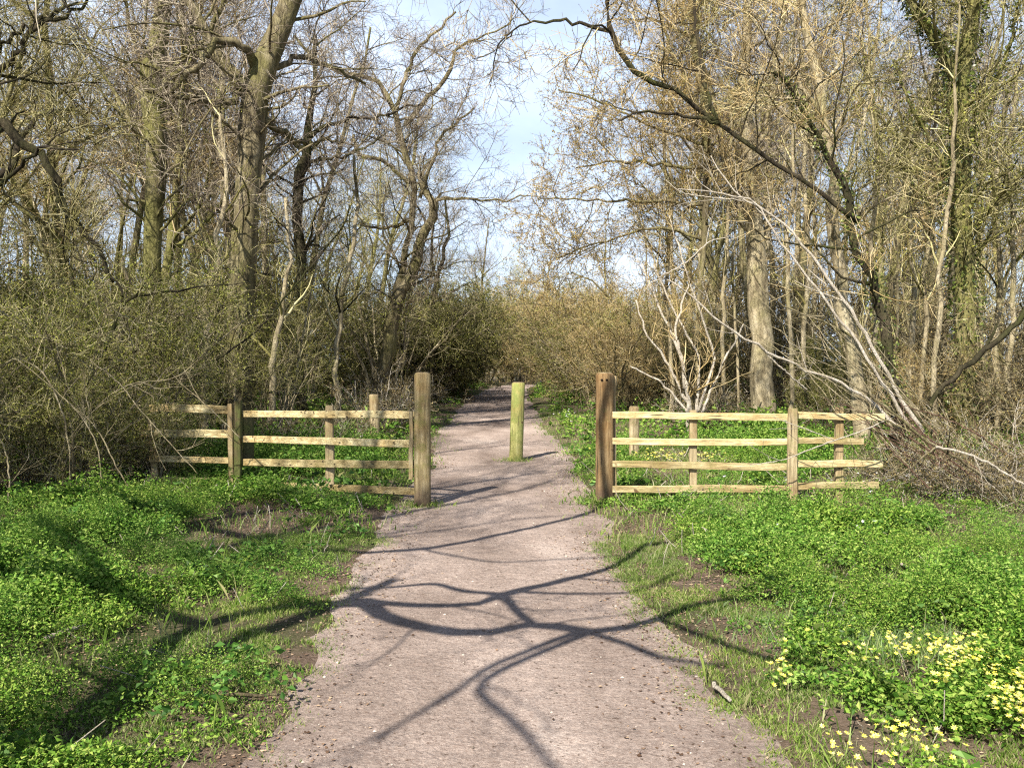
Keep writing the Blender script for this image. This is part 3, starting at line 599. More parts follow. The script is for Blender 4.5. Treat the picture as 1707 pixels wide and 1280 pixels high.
# ------------------------------------------------------------------ shrubs
def copy_tree(o, parent=None):
    c = o.copy(); COL.objects.link(c)
    if parent is not None: c.parent = parent
    for ch in list(o.children): copy_tree(ch, c)
    return c
def make_shrub(name, H, stems, leafn, lsize, leafm, twm, stm, spread=.55, dens=1.0, wig=.16, low=.12):
    e = empty(name, (0, 0, 0))
    N = stems; a = rng.random(N)*6.283; tilt = spread*rng.random(N)**.7
    n = 8; pts = np.empty((N, n, 3)); pts[:, 0] = np.stack([np.cos(a)*.15, np.sin(a)*.15, np.full(N, -.1)], -1)
    d = norm(np.stack([np.cos(a)*tilt, np.sin(a)*tilt, np.ones(N)], -1)); Ln = H*(.75+.4*rng.random(N))
    for j in range(1, n):
        pts[:, j] = pts[:, j-1]+d*(Ln/(n-1))[:, None]; d = norm(d+rng.normal(0, wig, (N, 3))+np.stack([np.cos(a)*.05, np.sin(a)*.05, np.zeros(N)], -1))
    rad = (.012+.018*rng.random(N))[:, None]*np.linspace(1, .3, n)[None]*H/2.5
    mb = MB(); tubes(mb, pts, rad, 5)
    l1 = grow(pts, rad, int(9*dens), 0, (35, 85), .1, .2, 6, low, .55, .006, Labs=H*.38); tubes(mb, l1[0], l1[1], 4)
    mb.build('stems', stm, e)
    cb = MB(); l2 = grow(l1[0], l1[1], 6, 0, (30, 80), .05, .2, 4, .1, .6, .0045, Labs=H*.18); tubes(cb, l2[0], l2[1], 3)
    l3 = grow(l2[0], l2[1], 3, 0, (30, 80), .05, .2, 3, .1, .7, .0035, Labs=H*.09); tubes(cb, l3[0], l3[1], 3)
    cr = cb.build('twigs', twm, e)
    if leafn:
        lb = MB(); q = on_poly(l3[0], leafn, .012); leaves(lb, q, lsize*(.6+.8*rng.random(len(q)))); lb.build('leaves', leafm, e).parent = cr
    return e
hawt = [make_shrub('hawthorn_bush', 4.2, 9, 5, .03, M['leaf_haw'], M['twig_olive'], M['bark_pale'], .45, .9, .14, .42) for _ in range(2)]
M['leaf_dark'] = leafmat('leaf_dark', [(.03, .04, .008), (.07, .085, .015), (.13, .14, .03), (.2, .19, .04)], .2)
hawd = [make_shrub('evergreen_bush', 3.0, 20, 10, .04, M['leaf_dark'], M['twig_olive'], M['bark_dark'], .6, 1.3)]
used = set()
def place(proto, name, loc, rz, s, label, cat, group, sz=None):
    o = proto if proto not in used else copy_tree(proto)
    used.add(proto)
    o.name = name; o.location = loc; o.rotation_euler = (0, 0, rz); o.scale = (s, s, s*(sz or 1))
    tag(o, label, cat, group); return o
haw = [make_shrub('hawthorn_bush', 3.0, 13, 6, .027, M['leaf_haw'], M['twig_olive'], M['bark_pale']) for _ in range(3)]
brown = [make_shrub('bare_bush', 3.0, 15, 1, .03, M['leaf_bud'], M['twig_brown'], M['bark_grey'], .7) for _ in range(2)]
tanb = [make_shrub('bare_bush', 3.0, 14, 2, .034, M['leaf_bud'], M['twig_tan'], M['bark_grey'], .6) for _ in range(2)]
brush = [make_shrub('low_bush', 1.5, 16, 1, .024, M['leaf_bud'], M['twig_brown'], M['bark_dead'], 1.2, .9, .25) for _ in range(2)]
def row(protos, name, spots, label, cat, group, s=(.85, 1.2)):
    for i, (x, y, k) in enumerate(spots):
        place(protos[i % len(protos)], name, (x, y, 0), U(0, 6.28), U(*s)*k, label, cat, group, U(.9, 1.15))
# front left thicket
row(haw, 'hawthorn_bush', [(-6.6, 10.2, .85), (-5.6, 11.2, .82), (-7.6, 11.6, .95), (-5.2, 12.6, .85), (-6.4, 13.0, .95), (-8.2, 13.5, 1.05), (-7.0, 8.8, .7), (-9.2, 12.4, .95), (-5.3, 10.5, .5), (-6.1, 9.6, .5), (-4.7, 11.7, .48)],
    'leafy hawthorn bush in the front thicket at the left edge', 'bush', 'hawthorn bushes of the front left thicket')
row(hawt, 'hawthorn_bush', [(-4.3, 16.2, .5), (-5.2, 15.4, .75), (-7.0, 16.0, .8), (-5.4, 21, .6), (-5.6, 19.2, .85), (-8.0, 18.6, .9), (-5.9, 23.5, .92), (-7.2, 22.8, 1.), (-10.5, 20, 1.), (-3.8, 26, 1.), (-6.4, 27, 1.1), (-4, 30, 1.05)],
    'green tinged hawthorn bush in the thicket behind the left fence', 'bush', 'hawthorn bushes behind the left fence')
row(brush, 'low_bush', [(-6.4, 10.0, .6), (-5.2, 12.1, .6), (-8, 9.8, .8), (-6.2, 10.9, .7), (-5.2, 10.7, .45)], 'tangled low bramble at the foot of the left thicket', 'bush', 'brambles at the foot of the left thicket')
row(brush, 'low_bush', [(-3.2, 14.6, .6), (-2.9, 16.5, .7), (-4.2, 14.4, .7), (-2.9, 18.5, .8), (-3, 21, .8), (-3.1, 24, .9), (-3.1, 28, 1), (-3.2, 33, 1), (-3., 38, 1.1)], 'low brown brush along the left path edge beyond the fence', 'bush', 'low brush on the left beyond the fence')
# right thicket at the fence end
row(brush, 'low_bush', [(4.9, 9.9, .55), (5.4, 9.4, .5), (5.2, 10.8, .7), (6.1, 10.0, .7), (6.9, 9.6, .65), (6.4, 11.6, .9), (4.6, 11.2, .5), (7.6, 10.8, .9)], 'tangled low brush swallowing the end of the right fence', 'bush', 'low brush at the right fence end')
row(brown+tanb[:1], 'bare_bush', [(8.2, 13.2, .8), (9.4, 15.2, 1.), (7.4, 15.6, .7), (10.2, 13.6, .9)],
    'bare twiggy bush in the thicket behind the right fence end', 'bush', 'bare bushes behind the right fence end')
row(tanb+haw[:1]+tanb[:1]+haw[1:2], 'bare_bush', [(2.9, 24.5, .9), (3.7, 26, 1.15), (2.6, 27.5, 1.1), (4, 29, 1.4), (2.6, 31, 1.2), (4.2, 33, 1.6), (2.4, 35, 1.3), (4, 38, 1.7), (2.4, 40, 1.4), (3.6, 43, 1.7), (2.1, 46, 1.4)],
    'rusty tan bush in the hedge right of the far path', 'bush', 'tan hedge bushes right of the far path')
row(brown, 'bare_bush', [(5.6, 27, 1.1), (7.6, 27, 1.2), (9.6, 26, 1.3), (12, 25, 1.4), (12, 21, 1.1), (6, 31, 1.5), (9, 32, 1.7), (12.5, 30, 1.7), (15, 28, 1.8), (7, 37, 2), (11, 38, 2), (16, 36, 2.1)],
    'brown bare bush in the wood behind the right fence', 'bush', 'brown bushes inside the right wood')
row(brush, 'low_bush', [(4.2, 20, .7), (5.6, 21.5, .8), (7.4, 20, .8), (5, 23.5, .9), (7.4, 23.5, 1.), (9, 22, 1.), (8.4, 17.8, .8), (10.2, 18.4, 1.), (6.4, 17.8, .5)], 'low brown brush on the floor of the right wood', 'bush', 'low brush inside the right wood')
row(brown, 'bare_bush', [(-11, 16, 1.5), (-13, 18, 1.7), (-10, 25, 1.7), (-13, 25, 1.9), (-6, 32, 1.7), (-9, 33, 1.9), (-13, 33, 2.1), (-17, 30, 2.1), (-6, 39, 1.9), (-10, 40, 2.1), (-15, 40, 2.3)],
    'brown bare bush deep in the left wood', 'bush', 'brown bushes inside the left wood')
row(haw, 'hawthorn_bush', [(-3.2, 34, 1.25), (-4, 38, 1.5), (-3.6, 43, 1.5), (-3.2, 48, 1.5), (-5.4, 46, 2)], 'dark green bush left of the far end of the path', 'bush', 'green bushes left of the far path')
row(tanb+haw[:1], 'bare_bush', [(-1.8, 58, 1.7), (-.4, 63, 2.), (1., 60, 1.9), (2.8, 58, 2.), (-3, 62, 2.2), (.8, 68, 2.4), (3.8, 52, 1.8), (4.6, 64, 2.4), (-2.6, 54, 1.5), (0.2, 66, 2.2)],
    'pale bush closing the view at the far end of the path', 'bush', 'bushes at the far end of the path')

row(hawd, 'evergreen_bush', [(-3.0, 33, 1.35), (-2.9, 36.5, 1.5), (-4.6, 35, 1.6), (-2.8, 41, 1.5)], 'dark olive rounded bush left of the far path behind the leaning tree', 'bush', 'dark olive bushes left of the far path')
row(hawd, 'evergreen_bush', [(2.9, 37, 1.0), (4.6, 30, 1.0), (5.2, 26, .7), (8.6, 24, .8), (-9, 14.6, .8), (-7, 20.5, .9), (-5.6, 29, .9), (-10.5, 17.5, 1.), (11.6, 16.4, .8), (6.8, 19.6, .55)], 'dark leafy evergreen bush deep in the undergrowth', 'bush', 'dark evergreen bushes in the undergrowth')
# ------------------------------------------------------------------ woodland trees
def make_tree(name, H, mt, mc, leaf=None, kl=13, low=.3):
    e = empty(name, (0, 0, 0))
    n = 12; p = np.zeros((1, n, 3)); d = norm(np.array([rng.normal(0, .06), rng.normal(0, .06), 1.]))
    p[0, 0] = (0, 0, -.15)
    for j in range(1, n): p[0, j] = p[0, j-1]+d*H/(n-1); d = norm(d+rng.normal(0, .09, 3)+np.array([0, 0, .1]))
    r = (H*.011)*np.linspace(1, .25, n)[None]
    mb = MB(); tubes(mb, p, r, 8, lump=.1)
    l1 = grow(p, r, kl, 0, (30, 70), .12, .16, 7, low, .5, .012, Labs=H*.34); tubes(mb, l1[0], l1[1], 5)
    mb.build('trunk', mt, e)
    cb = MB(); l2 = grow(l1[0], l1[1], 7, 0, (30, 75), .1, .18, 5, .15, .5, .007, Labs=H*.15); tubes(cb, l2[0], l2[1], 3)
    l3 = grow(l2[0], l2[1], 6, 0, (30, 75), .1, .18, 4, .1, .6, .005, Labs=H*.075); tubes(cb, l3[0], l3[1], 3)
    l4 = grow(l3[0], l3[1], 4, 0, (30, 75), .1, .18, 3, .1, .7, .0045, Labs=H*.04); tubes(cb, l4[0], l4[1], 3)
    cr = cb.build('crown', mc, e)
    if leaf:
        lb = MB(); q = on_poly(l4[0], leaf[0], .02); leaves(lb, q, leaf[1]*(.6+.8*rng.random(len(q)))); lb.build('buds', leaf[2], e).parent = cr
    return e
wt = [make_tree('bare_tree', 12, M['bark_grey'], M['twig_purple']), make_tree('bare_tree', 11, M['bark_moss'], M['twig_olive']),
      make_tree('bare_tree', 12, M['bark_pale'], M['twig_purple'], kl=10, low=.45), make_tree('bare_tree', 11, M['bark_moss'], M['twig_tan'], leaf=(1, .05, M['leaf_bud']))]
def scatter(n, x0, x1, y0, y1, label, group, side, smin=.8, smax=1.25, dmin=1.5, pr=None):
    got = []; tries = 0
    while len(got) < n and tries < 5000:
        tries += 1; y = U(y0, y1)
        x = U(x0, x1)*(.5+y/40.)
        if abs(x) > .64*y+4: continue
        if abs(x-float(pc(y))) < 5.2+.04*y: continue
        if any((x-a)**2+(y-b)**2 < dmin**2 for a, b in got): continue
        got.append((x, y)); place((pr or wt)[int(rng.integers(len(pr or wt)))], 'bare_tree', (x, y, 0), U(0, 6.28), U(smin, smax), label, 'tree', group)
scatter(20, -14, -4.5, 19, 34, 'bare tree in the wood behind the left thicket', 'bare trees in the near left wood', -1)
scatter(26, -22, -4.5, 34, 62, 'bare tree deep in the left wood', 'bare trees deep in the left wood', -1, 1, 1.5)
scatter(18, 4.5, 14, 26, 36, 'bare tree in the wood behind the right fence', 'bare trees in the near right wood', 1)
scatter(26, 4.5, 22, 34, 62, 'bare tree deep in the right wood', 'bare trees deep in the right wood', 1, 1, 1.5)
for (x, y, s) in ((0, 78, .75), (1.6, 82, .85), (-.9, 71, .62), (-1.6, 84, .9), (-2.5, 72, 1.1), (3, 74, 1.), (8, 72, 1.2), (-8, 74, 1.2), (13, 76, 1.3), (-14, 76, 1.3)):
    place(wt[3 if x > 0 else 0], 'bare_tree', (x, y, 0), U(0, 6), s, 'faint bare tree beyond the far end of the path', 'tree', 'trees beyond the end of the path')
# thin poles in the woods
def make_pole(H):
    e = empty('sapling', (0, 0, 0)); n = 9; p = np.zeros((1, n, 3)); d = norm(np.array([rng.normal(0, .1), rng.normal(0, .1), 1.])); p[0, 0, 2] = -.1
    for j in range(1, n): p[0, j] = p[0, j-1]+d*H/(n-1); d = norm(d+rng.normal(0, .06, 3))
    r = .04*np.linspace(1, .25, n)[None]; mb = MB(); tubes(mb, p, r, 6); mb.build('trunk', M['bark_pale'], e)
    cb = MB(); l = grow(p, r, 16, 0, (20, 60), .25, .15, 5, .3, .4, .007, Labs=1.3); tubes(cb, l[0], l[1], 3)
    l = grow(l[0], l[1], 6, 0, (20, 60), .2, .15, 4, .1, .6, .005, Labs=.5); tubes(cb, l[0], l[1], 3); cb.build('crown', M['twig_olive'], e); return e
poles = [make_pole(6), make_pole(7), make_pole(5)]
for i in range(34):
    y = U(22, 36); x = U(4.6, 2+.5*y)
    place(poles[i % 3], 'sapling', (x, y, 0), U(0, 6), U(.7, 1.2), 'slender pale sapling in the right wood', 'tree', 'saplings in the right wood')
for i in range(26):
    y = U(16, 32); x = -U(4., 3+.55*y)
    place(poles[i % 3], 'sapling', (x, y, 0), U(0, 6), U(.7, 1.2), 'slender pale sapling in the left wood', 'tree', 'saplings in the left wood')

# ------------------------------------------------------------------ the tree behind the camera whose boughs shade the path
hs, ws = .5, 1.55
def sh(tr, n=16):
    pts = []; r = []
    for (u, v, wpx, h) in tr:
        h *= hs; wpx *= ws; g = G(u, v); pts.append(g+S*(h/S[2])); r.append(wpx/2*np.linalg.norm(g-np.array([0, 0, CAMZ]))/FPX)
    return resample(pts, r, n)
tb0 = sh([(40, 1290, 32, 4), (170, 1180, 29, 4.6), (250, 1110, 26, 5.1), (330, 1050, 25, 5.6), (450, 1018, 23, 5.9), (560, 1002, 23, 6.1), (610, 1000, 25, 6.2)])
b0 = tb0[0][0]
trunkp, trunkr = resample([(b0[0]-.5, b0[1]-.6, -.2), (b0[0]-.3, b0[1]-.5, 1.2), b0, b0+np.array([-.3, .2, 1.2]), b0+np.array([-.5, .1, 3])], [.2, .16, .12, .08, .05], 16)
shadow = [(trunkp, trunkr), tb0,
    sh([(605, 998, 20, 6.2), (640, 1024, 19, 6.4), (720, 1045, 18, 6.6), (790, 1052, 18, 6.8), (850, 1045, 16, 6.9), (900, 1035, 15, 7.), (960, 1048, 17, 7.1), (1020, 1048, 16, 7.2), (1100, 1028, 13, 7.4), (1190, 1010, 12, 7.6), (1320, 1000, 10, 8)]),
    sh([(600, 996, 12, 6.2), (700, 1006, 12, 6.5), (800, 1003, 13, 6.8), (840, 988, 17, 6.9), (900, 975, 15, 7.), (980, 955, 12, 7.2), (1040, 935, 10, 7.4), (1080, 912, 9, 7.6), (1160, 903, 7, 8)]),
    sh([(580, 978, 5, 6), (650, 975, 6, 6.2), (720, 970, 7, 6.4), (770, 982, 8, 6.6), (830, 988, 9, 6.9)]),
    sh([(838, 990, 12, 6.9), (860, 1015, 11, 6.9), (885, 1036, 11, 7.)]),
    sh([(870, 985, 6, 6.9), (950, 988, 6, 7.1), (1060, 985, 5, 7.3), (1130, 962, 5, 7.5)]),
    sh([(985, 1050, 14, 7.1), (930, 1072, 11, 7.6), (860, 1100, 10, 8.1), (805, 1130, 10, 8.4), (800, 1155, 11, 8.6), (860, 1205, 10, 9), (930, 1290, 9, 9.4)]),
    sh([(955, 1052, 12, 7.1), (880, 1080, 10, 8), (810, 1110, 9, 8.6), (750, 1155, 8, 9), (690, 1190, 7, 9.4), (620, 1230, 6, 9.8)]),
    sh([(975, 1050, 10, 7.1), (1040, 1070, 9, 7.6), (1110, 1095, 8, 8), (1210, 1110, 7, 8.4)]),
    sh([(1100, 1030, 9, 7.4), (1200, 1075, 9, 7.8), (1300, 1110, 10, 8), (1420, 1130, 9, 8.4), (1500, 1190, 8, 9)]),
    sh([(350, 1045, 15, 5.6), (250, 1022, 17, 6.2), (150, 1005, 18, 6.6), (30, 990, 17, 7), (-80, 985, 15, 7.5)]),
    sh([(250, 1022, 10, 6.2), (200, 960, 12, 6.6), (120, 915, 13, 7), (0, 900, 11, 7.4)])]
tree_from('overhanging_tree', 'bare tree standing left of the viewer whose boughs shade the path', 'tree', shadow, trunkp[0], M['bark_grey'], M['twig_purple'],
          [(.8, .9, (25, 70), .12, .15, 6, .3, .006, .6), (4, .45, (25, 65), .12, .15, 4, .55, .004, 0), (3, .25, (25, 65), .1, .15, 3, .6, .003, 0)], sides=8)
hs, ws = .82, 1.35
s2 = [sh([(380, 925, 10, 4.2), (480, 922, 9, 4.6), (560, 922, 11, 4.8), (700, 913, 11, 5.2), (820, 893, 11, 5.5), (940, 865, 10, 5.8), (1000, 845, 9, 6), (1060, 815, 8, 6.3), (1160, 800, 7, 6.6)]),
      sh([(700, 912, 5, 5.2), (760, 925, 5, 5.5), (830, 935, 5, 5.8), (930, 930, 4, 6), (1040, 925, 4, 6.3)]),
      sh([(480, 922, 12, 4.6), (420, 900, 14, 5.2), (330, 880, 16, 5.6), (220, 860, 16, 6.), (120, 850, 16, 6.4)])]
q = s2[0][0][0]
t2p, t2r = resample([(-7.6, 1.0, -.2), (-7.5, 1.2, 1.6), ((q[0]-7)/2-.6, (q[1]+1.2)/2, 3.2), q], [.2, .17, .1, .045], 16)
tree_from('overhanging_tree', 'second bare tree left of the viewer with a long low bough', 'tree', [(t2p, t2r)]+s2, t2p[0], M['bark_grey'], M['twig_purple'],
          [(.9, .8, (25, 70), .1, .15, 6, .4, .006, .6), (3, .4, (25, 65), .05, .15, 4, .5, .004, 0)], sides=8)

for (x, y, s_) in ((-6.0, 4.2, .85), (-8.4, 8.4, .9), (-6.6, 1.2, .9), (-8.6, 5.4, 1.), (-10.5, .5, 1.1)):
    place(wt[0], 'bare_tree', (x, y, 0), U(0, 6), s_, 'bare tree left of the viewer shading the verge', 'tree', 'trees left of the viewer')
# ------------------------------------------------------------------ ground cover
def cover_pts(n, y0, y1, dens_fn, xw=.66):
    y = np.sqrt(rng.random(n)*(y1**2-y0**2)+y0**2); x = (rng.random(n)*2-1)*(xw*y+.5)
    k = rng.random(n) < dens_fn(x, y); return x[k], y[k]
def herb_density(x, y):
    d = pd(x, y); a = np.clip((d-.1)/.9, 0, 1)
    nzv = fbm(x, y, .8, 4)+.03+.06*(np.abs(x) > 3)+.05*(x < 0)*(y > 5.5); a = a*np.clip((nzv-.4)/.1, 0, 1)*np.clip((fbm(x+30, y, 3.2, 3)-.38)/.14, .03, 1)
    left = x < 0
    a = np.where(left, a*np.clip((d-.0)/.5, 0, 1), a)
    a = a*np.where(x > 0, 1-.75*np.exp(-((y-9.75)/.55)**2)*(x > 1.5), 1)
    a = a*np.where((x > 0) & (y < 9), np.clip((d-.35-.5*fbm(x, y, 1.9, 3))/.5, .04, 1), 1)
    far = np.clip((np.abs(x)-4.5-.12*y)/2, 0, 1); return a*(1-.75*far*(y > 10))
def herbs(n, y0, y1, name, lsz, nl, hmax, rr):
    x, y = cover_pts(n, y0, y1, herb_density)
    m = len(x); tall = np.clip(pd(x, y)/1.6, .2, 1)*(.1+3.4*np.clip(fbm(x+30, y, 3.2, 3)-.38, 0, 1)+1.4*np.clip(fbm(x, y, 1.1, 3)-.42, 0, 1)+.35*rng.random(m))*hmax*1.5
    fence_row = np.exp(-((y-10.7)/1.5)**2); tall = tall*(1-.72*fence_row)
    pi = np.repeat(np.arange(m), nl); K = len(pi)
    a = rng.random(K)*6.283; q = rng.random(K)**.6; rad = rr*(.6+.7*rng.random(m))[pi]*q
    hz = tall[pi]*(1-.55*q**2)*(.55+.6*rng.random(K))
    pos = np.stack([x[pi]+np.cos(a)*rad, y[pi]+np.sin(a)*rad, gz(x, y)[pi]+hz], -1)
    mb = MB(); out_ = np.stack([np.cos(a), np.sin(a), .2+0*a], -1)
    leaves(mb, pos, lsz*(.4+rng.random(K))*(.55+.9*np.clip((fbm(x, y, .9, 2)-.3)*2.5, 0, 1))[pi], flat=.25, aspect=.6, fold=.35, dirs=out_*.6)
    tag(mb.build(name, M['leaf_herb'], smooth=False), name.replace('_', ' '), 'plants', kind='stuff')
    return m
herbs(44000, 2.6, 8.5, 'ground_herbs', .0205, 30, .15, .09)
herbs(32000, 8.5, 16, 'ground_herbs', .034, 22, .2, .12)
herbs(26000, 16, 55, 'ground_herbs', .08, 14, .26, .2)
def broad(n, y0, y1, lsz, nl):
    x, y = cover_pts(n, y0, y1, lambda x, y: herb_density(x, y)*np.clip((fbm(x+80, y, 1.5, 3)-.47)*8, 0, 1)); m = len(x)
    pi = np.repeat(np.arange(m), nl); K = len(pi); a = rng.random(K)*6.283; q = rng.random(K)
    pos = np.stack([x[pi]+np.cos(a)*q*.08, y[pi]+np.sin(a)*q*.08, gz(x, y)[pi]+.05+(.16*rng.random(m))[pi]*(1-.4*q)], -1)
    mb = MB(); leaves(mb, pos, lsz*(.5+rng.random(K)), flat=.2, aspect=.62, fold=.4, dirs=np.stack([np.cos(a), np.sin(a), -.1+0*a], -1))
    tag(mb.build('broad_herbs', M['leaf_broad'], smooth=False), 'broader darker leaved herbs among the ground plants', 'plants', kind='stuff')
M['leaf_broad'] = leafmat('leaf_broad', [(.03, .085, .012), (.05, .13, .02), (.09, .2, .03), (.15, .28, .06)], .25, .5, (1.2, (1.3, 1.0, .8)), .25)
broad(13000, 2.6, 9, .038, 10); broad(9000, 9, 18, .07, 8)
def grass(n, y0, y1, dens, name, mat, L0, W0, label):
    x, y = cover_pts(n, y0, y1, dens); m = len(x)
    lean = rng.normal(0, .45, (m, 2)); h = L0*(.5+.9*rng.random(m))
    b = np.stack([x, y, gz(x, y)-.005], -1)
    tip = b+np.stack([lean[:, 0]*h, lean[:, 1]*h, h*.9], -1); mid = (b+tip)/2+np.stack([-lean[:, 0]*h*.12, -lean[:, 1]*h*.12, h*.1], -1)
    a = rng.random(m)*6.283; s = np.stack([np.cos(a), np.sin(a), 0*a], -1)*(W0*(.6+.8*rng.random(m)))[:, None]
    V = np.stack([b-s, b+s, mid+s*.7, tip, mid-s*.7], 1); bb = np.arange(m)[:, None]*5
    mb = MB(); mb.add(V.reshape(-1, 3), [bb+np.arange(5)[None]]); tag(mb.build(name, mat, smooth=False), label, 'grass', kind='stuff')
def gd(x, y):
    d = pd(x, y); a = np.clip((d+.38)/np.where(x > 0, .55, .75), 0, 1)**2*np.clip((fbm(x+9, y, 2.3, 4)-np.where(x > 0, .28, .34))/.14, 0, 1)
    return a*np.clip(1.6-d*.45, .1, 1)*np.where(fbm(x, y+50, 9, 2) > .47, 1, .22)
grass(520000, 2.6, 8, gd, 'grass', M['leaf_grass'], .034, .0024, 'short bright grass along the near path edges')
grass(120000, 8, 26, gd, 'grass', M['leaf_grass'], .08, .006, 'grass beside the path at and beyond the gate posts')
def tf(x, y):
    r = 0
    for (a, b_) in ((704, 841), (1008, 836), (859, 766)):
        g = G(a, b_); d = np.hypot(x-g[0], y-g[1]); r = r+.8*np.exp(-(d/.2)**2)
    return r
grass(600000, 9, 15.5, tf, 'grass', M['leaf_grass'], .09, .0035, 'grass tufts around the feet of the gate posts and bollard')
grass(90000, 2.6, 16, lambda x, y: .5*np.clip(pd(x, y)*.8, 0, 1)*np.where(fbm(x+70, y, 1.6, 3) > .5, 1, .15), 'grass', M['leaf_grass'], .15, .003, 'longer grass blades standing among the ground herbs')
def sd(x, y): return .5*np.clip(pd(x, y)-.1, 0, 1)
x, y = cover_pts(2600, 2.8, 15, sd); n = len(x); hh = .06+.2*rng.random(n)**2
b0_ = np.stack([x, y, gz(x, y)], -1); tp = b0_+np.stack([rng.normal(0, .6, n)*hh, rng.normal(0, .6, n)*hh, hh*.8], -1)
pm = (b0_+tp)/2+rng.normal(0, .012, (n, 3)); mb = MB(); tubes(mb, np.stack([b0_, pm, tp], 1), np.full((n, 3), .0016)*(1+rng.random((n, 1)))*np.maximum(1, y[:, None]/5), 3)
tag(mb.build('dead_stalks', M['bark_dead']), 'thin pale dead stalks among the ground plants', 'stalks', kind='stuff')
bgc = G(1430, 1070)
def gb(x, y): return np.exp(-((x-bgc[0])**2/.25+(y-bgc[1])**2/.12))
grass(150000, 3.5, 7, gb, 'grass', M['leaf_bluegrass'], .07, .0018, 'patch of bluish finer grass on the right verge')
# yellow celandine and white anemone flowers
def flowers(cx_, n, sx, sy, mat, name, label, size, hz):
    x = cx_[0]+rng.normal(0, sx, n); y = cx_[1]+rng.normal(0, sy, n)
    k = (fbm(x, y, 2.3, 3) > .42) & (pd(x, y) > .3); x, y = x[k], y[k]; m = len(x)
    c = np.stack([x, y, gz(x, y)+hz*(.8+.5*rng.random(m))], -1); mb = MB()
    nn = norm(np.stack([rng.normal(0, .3, m), rng.normal(-.25, .3, m), np.ones(m)], -1))
    u = norm(np.cross(nn, np.array([1., 0, 0]))); v = np.cross(nn, u); sz = size*(.7+.5*rng.random(m))[:, None]
    for k in range(7):
        a = k*2*math.pi/7; d = u*math.cos(a)+v*math.sin(a); s = -u*math.sin(a)+v*math.cos(a)
        V = np.stack([c, c+d*sz*.55+s*sz*.24+nn*sz*.1, c+d*sz+nn*sz*.22, c+d*sz*.55-s*sz*.24+nn*sz*.1], 1); b = np.arange(m)[:, None]*4
        mb.add(V.reshape(-1, 3), [b+np.arange(4)[None]])
    return mb
yel = MB()
for (u, v, n, sx, sy) in ((1460, 1165, 150, .16, .08), (1570, 1130, 110, .16, .1), (1620, 1180, 170, .2, .14), (1690, 1140, 80, .15, .14), (1600, 1250, 90, .3, .1), (1420, 1160, 60, .25, .1), (1520, 1180, 140, .25, .14), (1440, 1210, 60, .3, .12), (1680, 1245, 130, .14, .08), (1500, 1270, 40, .3, .1), (1150, 776, 110, .5, .25), (1090, 770, 50, .25, .25)):
    far = v < 900; m_ = flowers(G(u, v, .0 if far else .12)-np.array([0, 0, 0]), int(n*(1.1 if far else 2.7)), sx*1.3, sy*1.5, None, '', '', .0125 if not far else .024, .19 if not far else .12)
    yel.add(np.concatenate(m_.V), m_.F)
tag(yel.build('yellow_flowers', M['petal_yellow'], smooth=False), 'yellow celandine flowers in the right verge', 'flowers', kind='stuff')
wh = MB()
for (u, v, n, sx, sy) in ((1350, 830, 60, .5, .3), (1440, 790, 60, .5, .4), (1520, 815, 50, .4, .3), (1500, 770, 30, .5, .3), (940, 700, 30, .4, 1.5), (470, 745, 40, 1, .6), (1420, 915, 10, .5, .2)):
    m_ = flowers(G(u, v), n, sx, sy, None, '', '', .026, .15); wh.add(np.concatenate(m_.V), m_.F)
tag(wh.build('white_flowers', M['petal_white'], smooth=False), 'white anemone flowers behind the fences', 'flowers', kind='stuff')
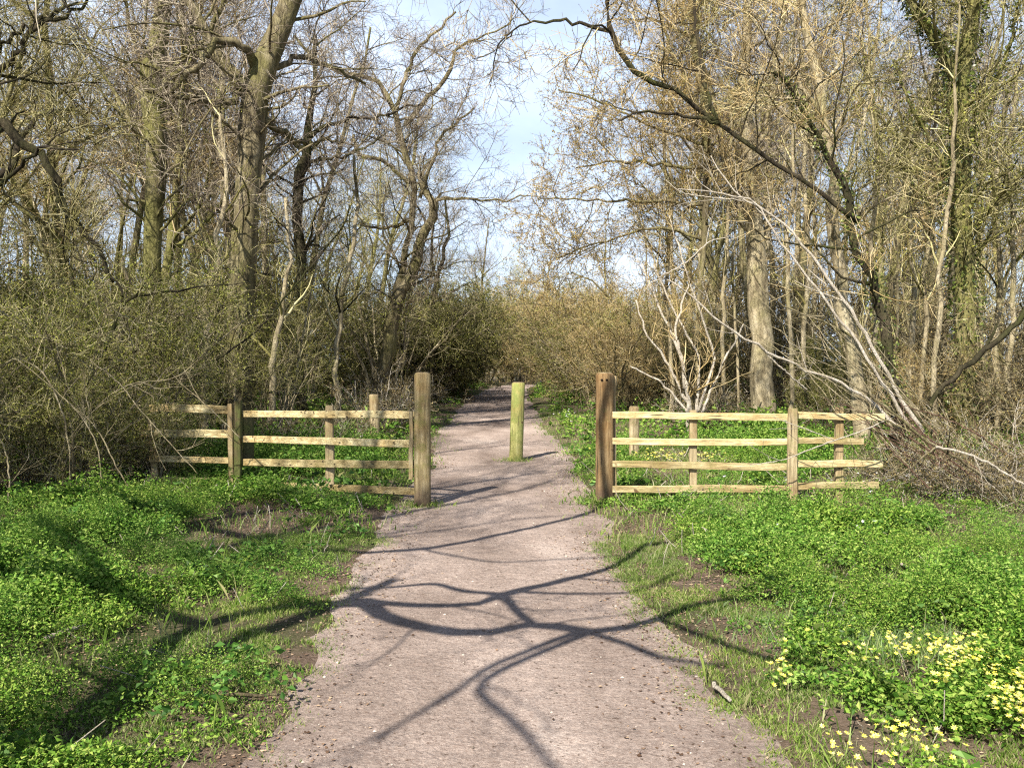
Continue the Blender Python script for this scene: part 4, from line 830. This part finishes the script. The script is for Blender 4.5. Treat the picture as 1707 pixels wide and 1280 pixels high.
# fallen leaves and stones
x, y = cover_pts(220000, 2.6, 16, lambda x, y: np.clip((pd(x, y)+.35)/.8, 0.006, .8)*np.clip((fbm(x+3, y+8, 1.4, 3)-.3)*4, .1, 1)); lb = MB()
leaves(lb, np.stack([x, y, np.maximum(gz(x, y), pz(x, y))+.006], -1), .019*(.4+rng.random(len(x))), flat=.9, aspect=.7, fold=.2)
tag(lb.build('leaf_litter', M['litter'], smooth=False), 'brown fallen leaves scattered on the verges', 'leaves', kind='stuff')
x, y = cover_pts(17000, 2.6, 18, lambda x, y: np.where(pd(x, y) < .15, .35+.5*np.clip(pd(x, y)+.6, 0, 1), .1), .4); n = len(x); r = .0035+.009*rng.random(n)**4
OC = np.array([[1, 0, 0], [0, 1, 0], [-1, 0, 0], [0, -1, 0], [0, 0, .7], [0, 0, -.7]])
V = np.stack([x, y, np.maximum(gz(x, y), pz(x, y))+r*.2], -1)[:, None, :]+OC[None]*r[:, None, None]*(.6+.7*rng.random((n, 6, 1)))
F = np.array([[0, 1, 4], [1, 2, 4], [2, 3, 4], [3, 0, 4]]); mb = MB(); mb.add(V.reshape(-1, 3), [(np.arange(n)[:, None, None]*6+F[None]).reshape(-1, 3)])
tag(mb.build('pebbles', M['pebble'], smooth=False), 'small stones loose on the path', 'stones', kind='stuff')
# a few sticks lying about
def stick(label, tr, mat='bark_dead'):
    pts = [G(u, v, z) for (u, v, w_, z) in tr]; r = [w_/2*p[1]/FPX for (u, v, w_, z), p in zip(tr, pts)]
    p, r = resample(pts, r, 10, .003); mb = MB(); tubes(mb, p[None], r[None], 6, cap=True); o = mb.build('stick', M[mat]); tag(o, label, 'stick')
stick('pale short stick lying in grass right of the path', [(1190, 1138, 8, .03), (1205, 1155, 8, .04), (1218, 1168, 6, .03)])
stick('white upright dead stalk in the green right verge', [(1515, 948, 8, .0), (1508, 945, 8, .12), (1503, 940, 5, .2)])
stick('thin dead stick lying on the left verge by the path', [(340, 1155, 6, .04), (420, 1158, 6, .05), (480, 1155, 4, .04)], 'bark_grey')
stick('small dark twig standing at the bottom edge of the path', [(503, 1290, 6, 0), (500, 1285, 5, .03), (492, 1275, 3, .06)], 'bark_dark')
stick('grey dead stick lying among herbs at far left', [(75, 1065, 8, .1), (110, 1050, 8, .12), (150, 1042, 6, .1)])
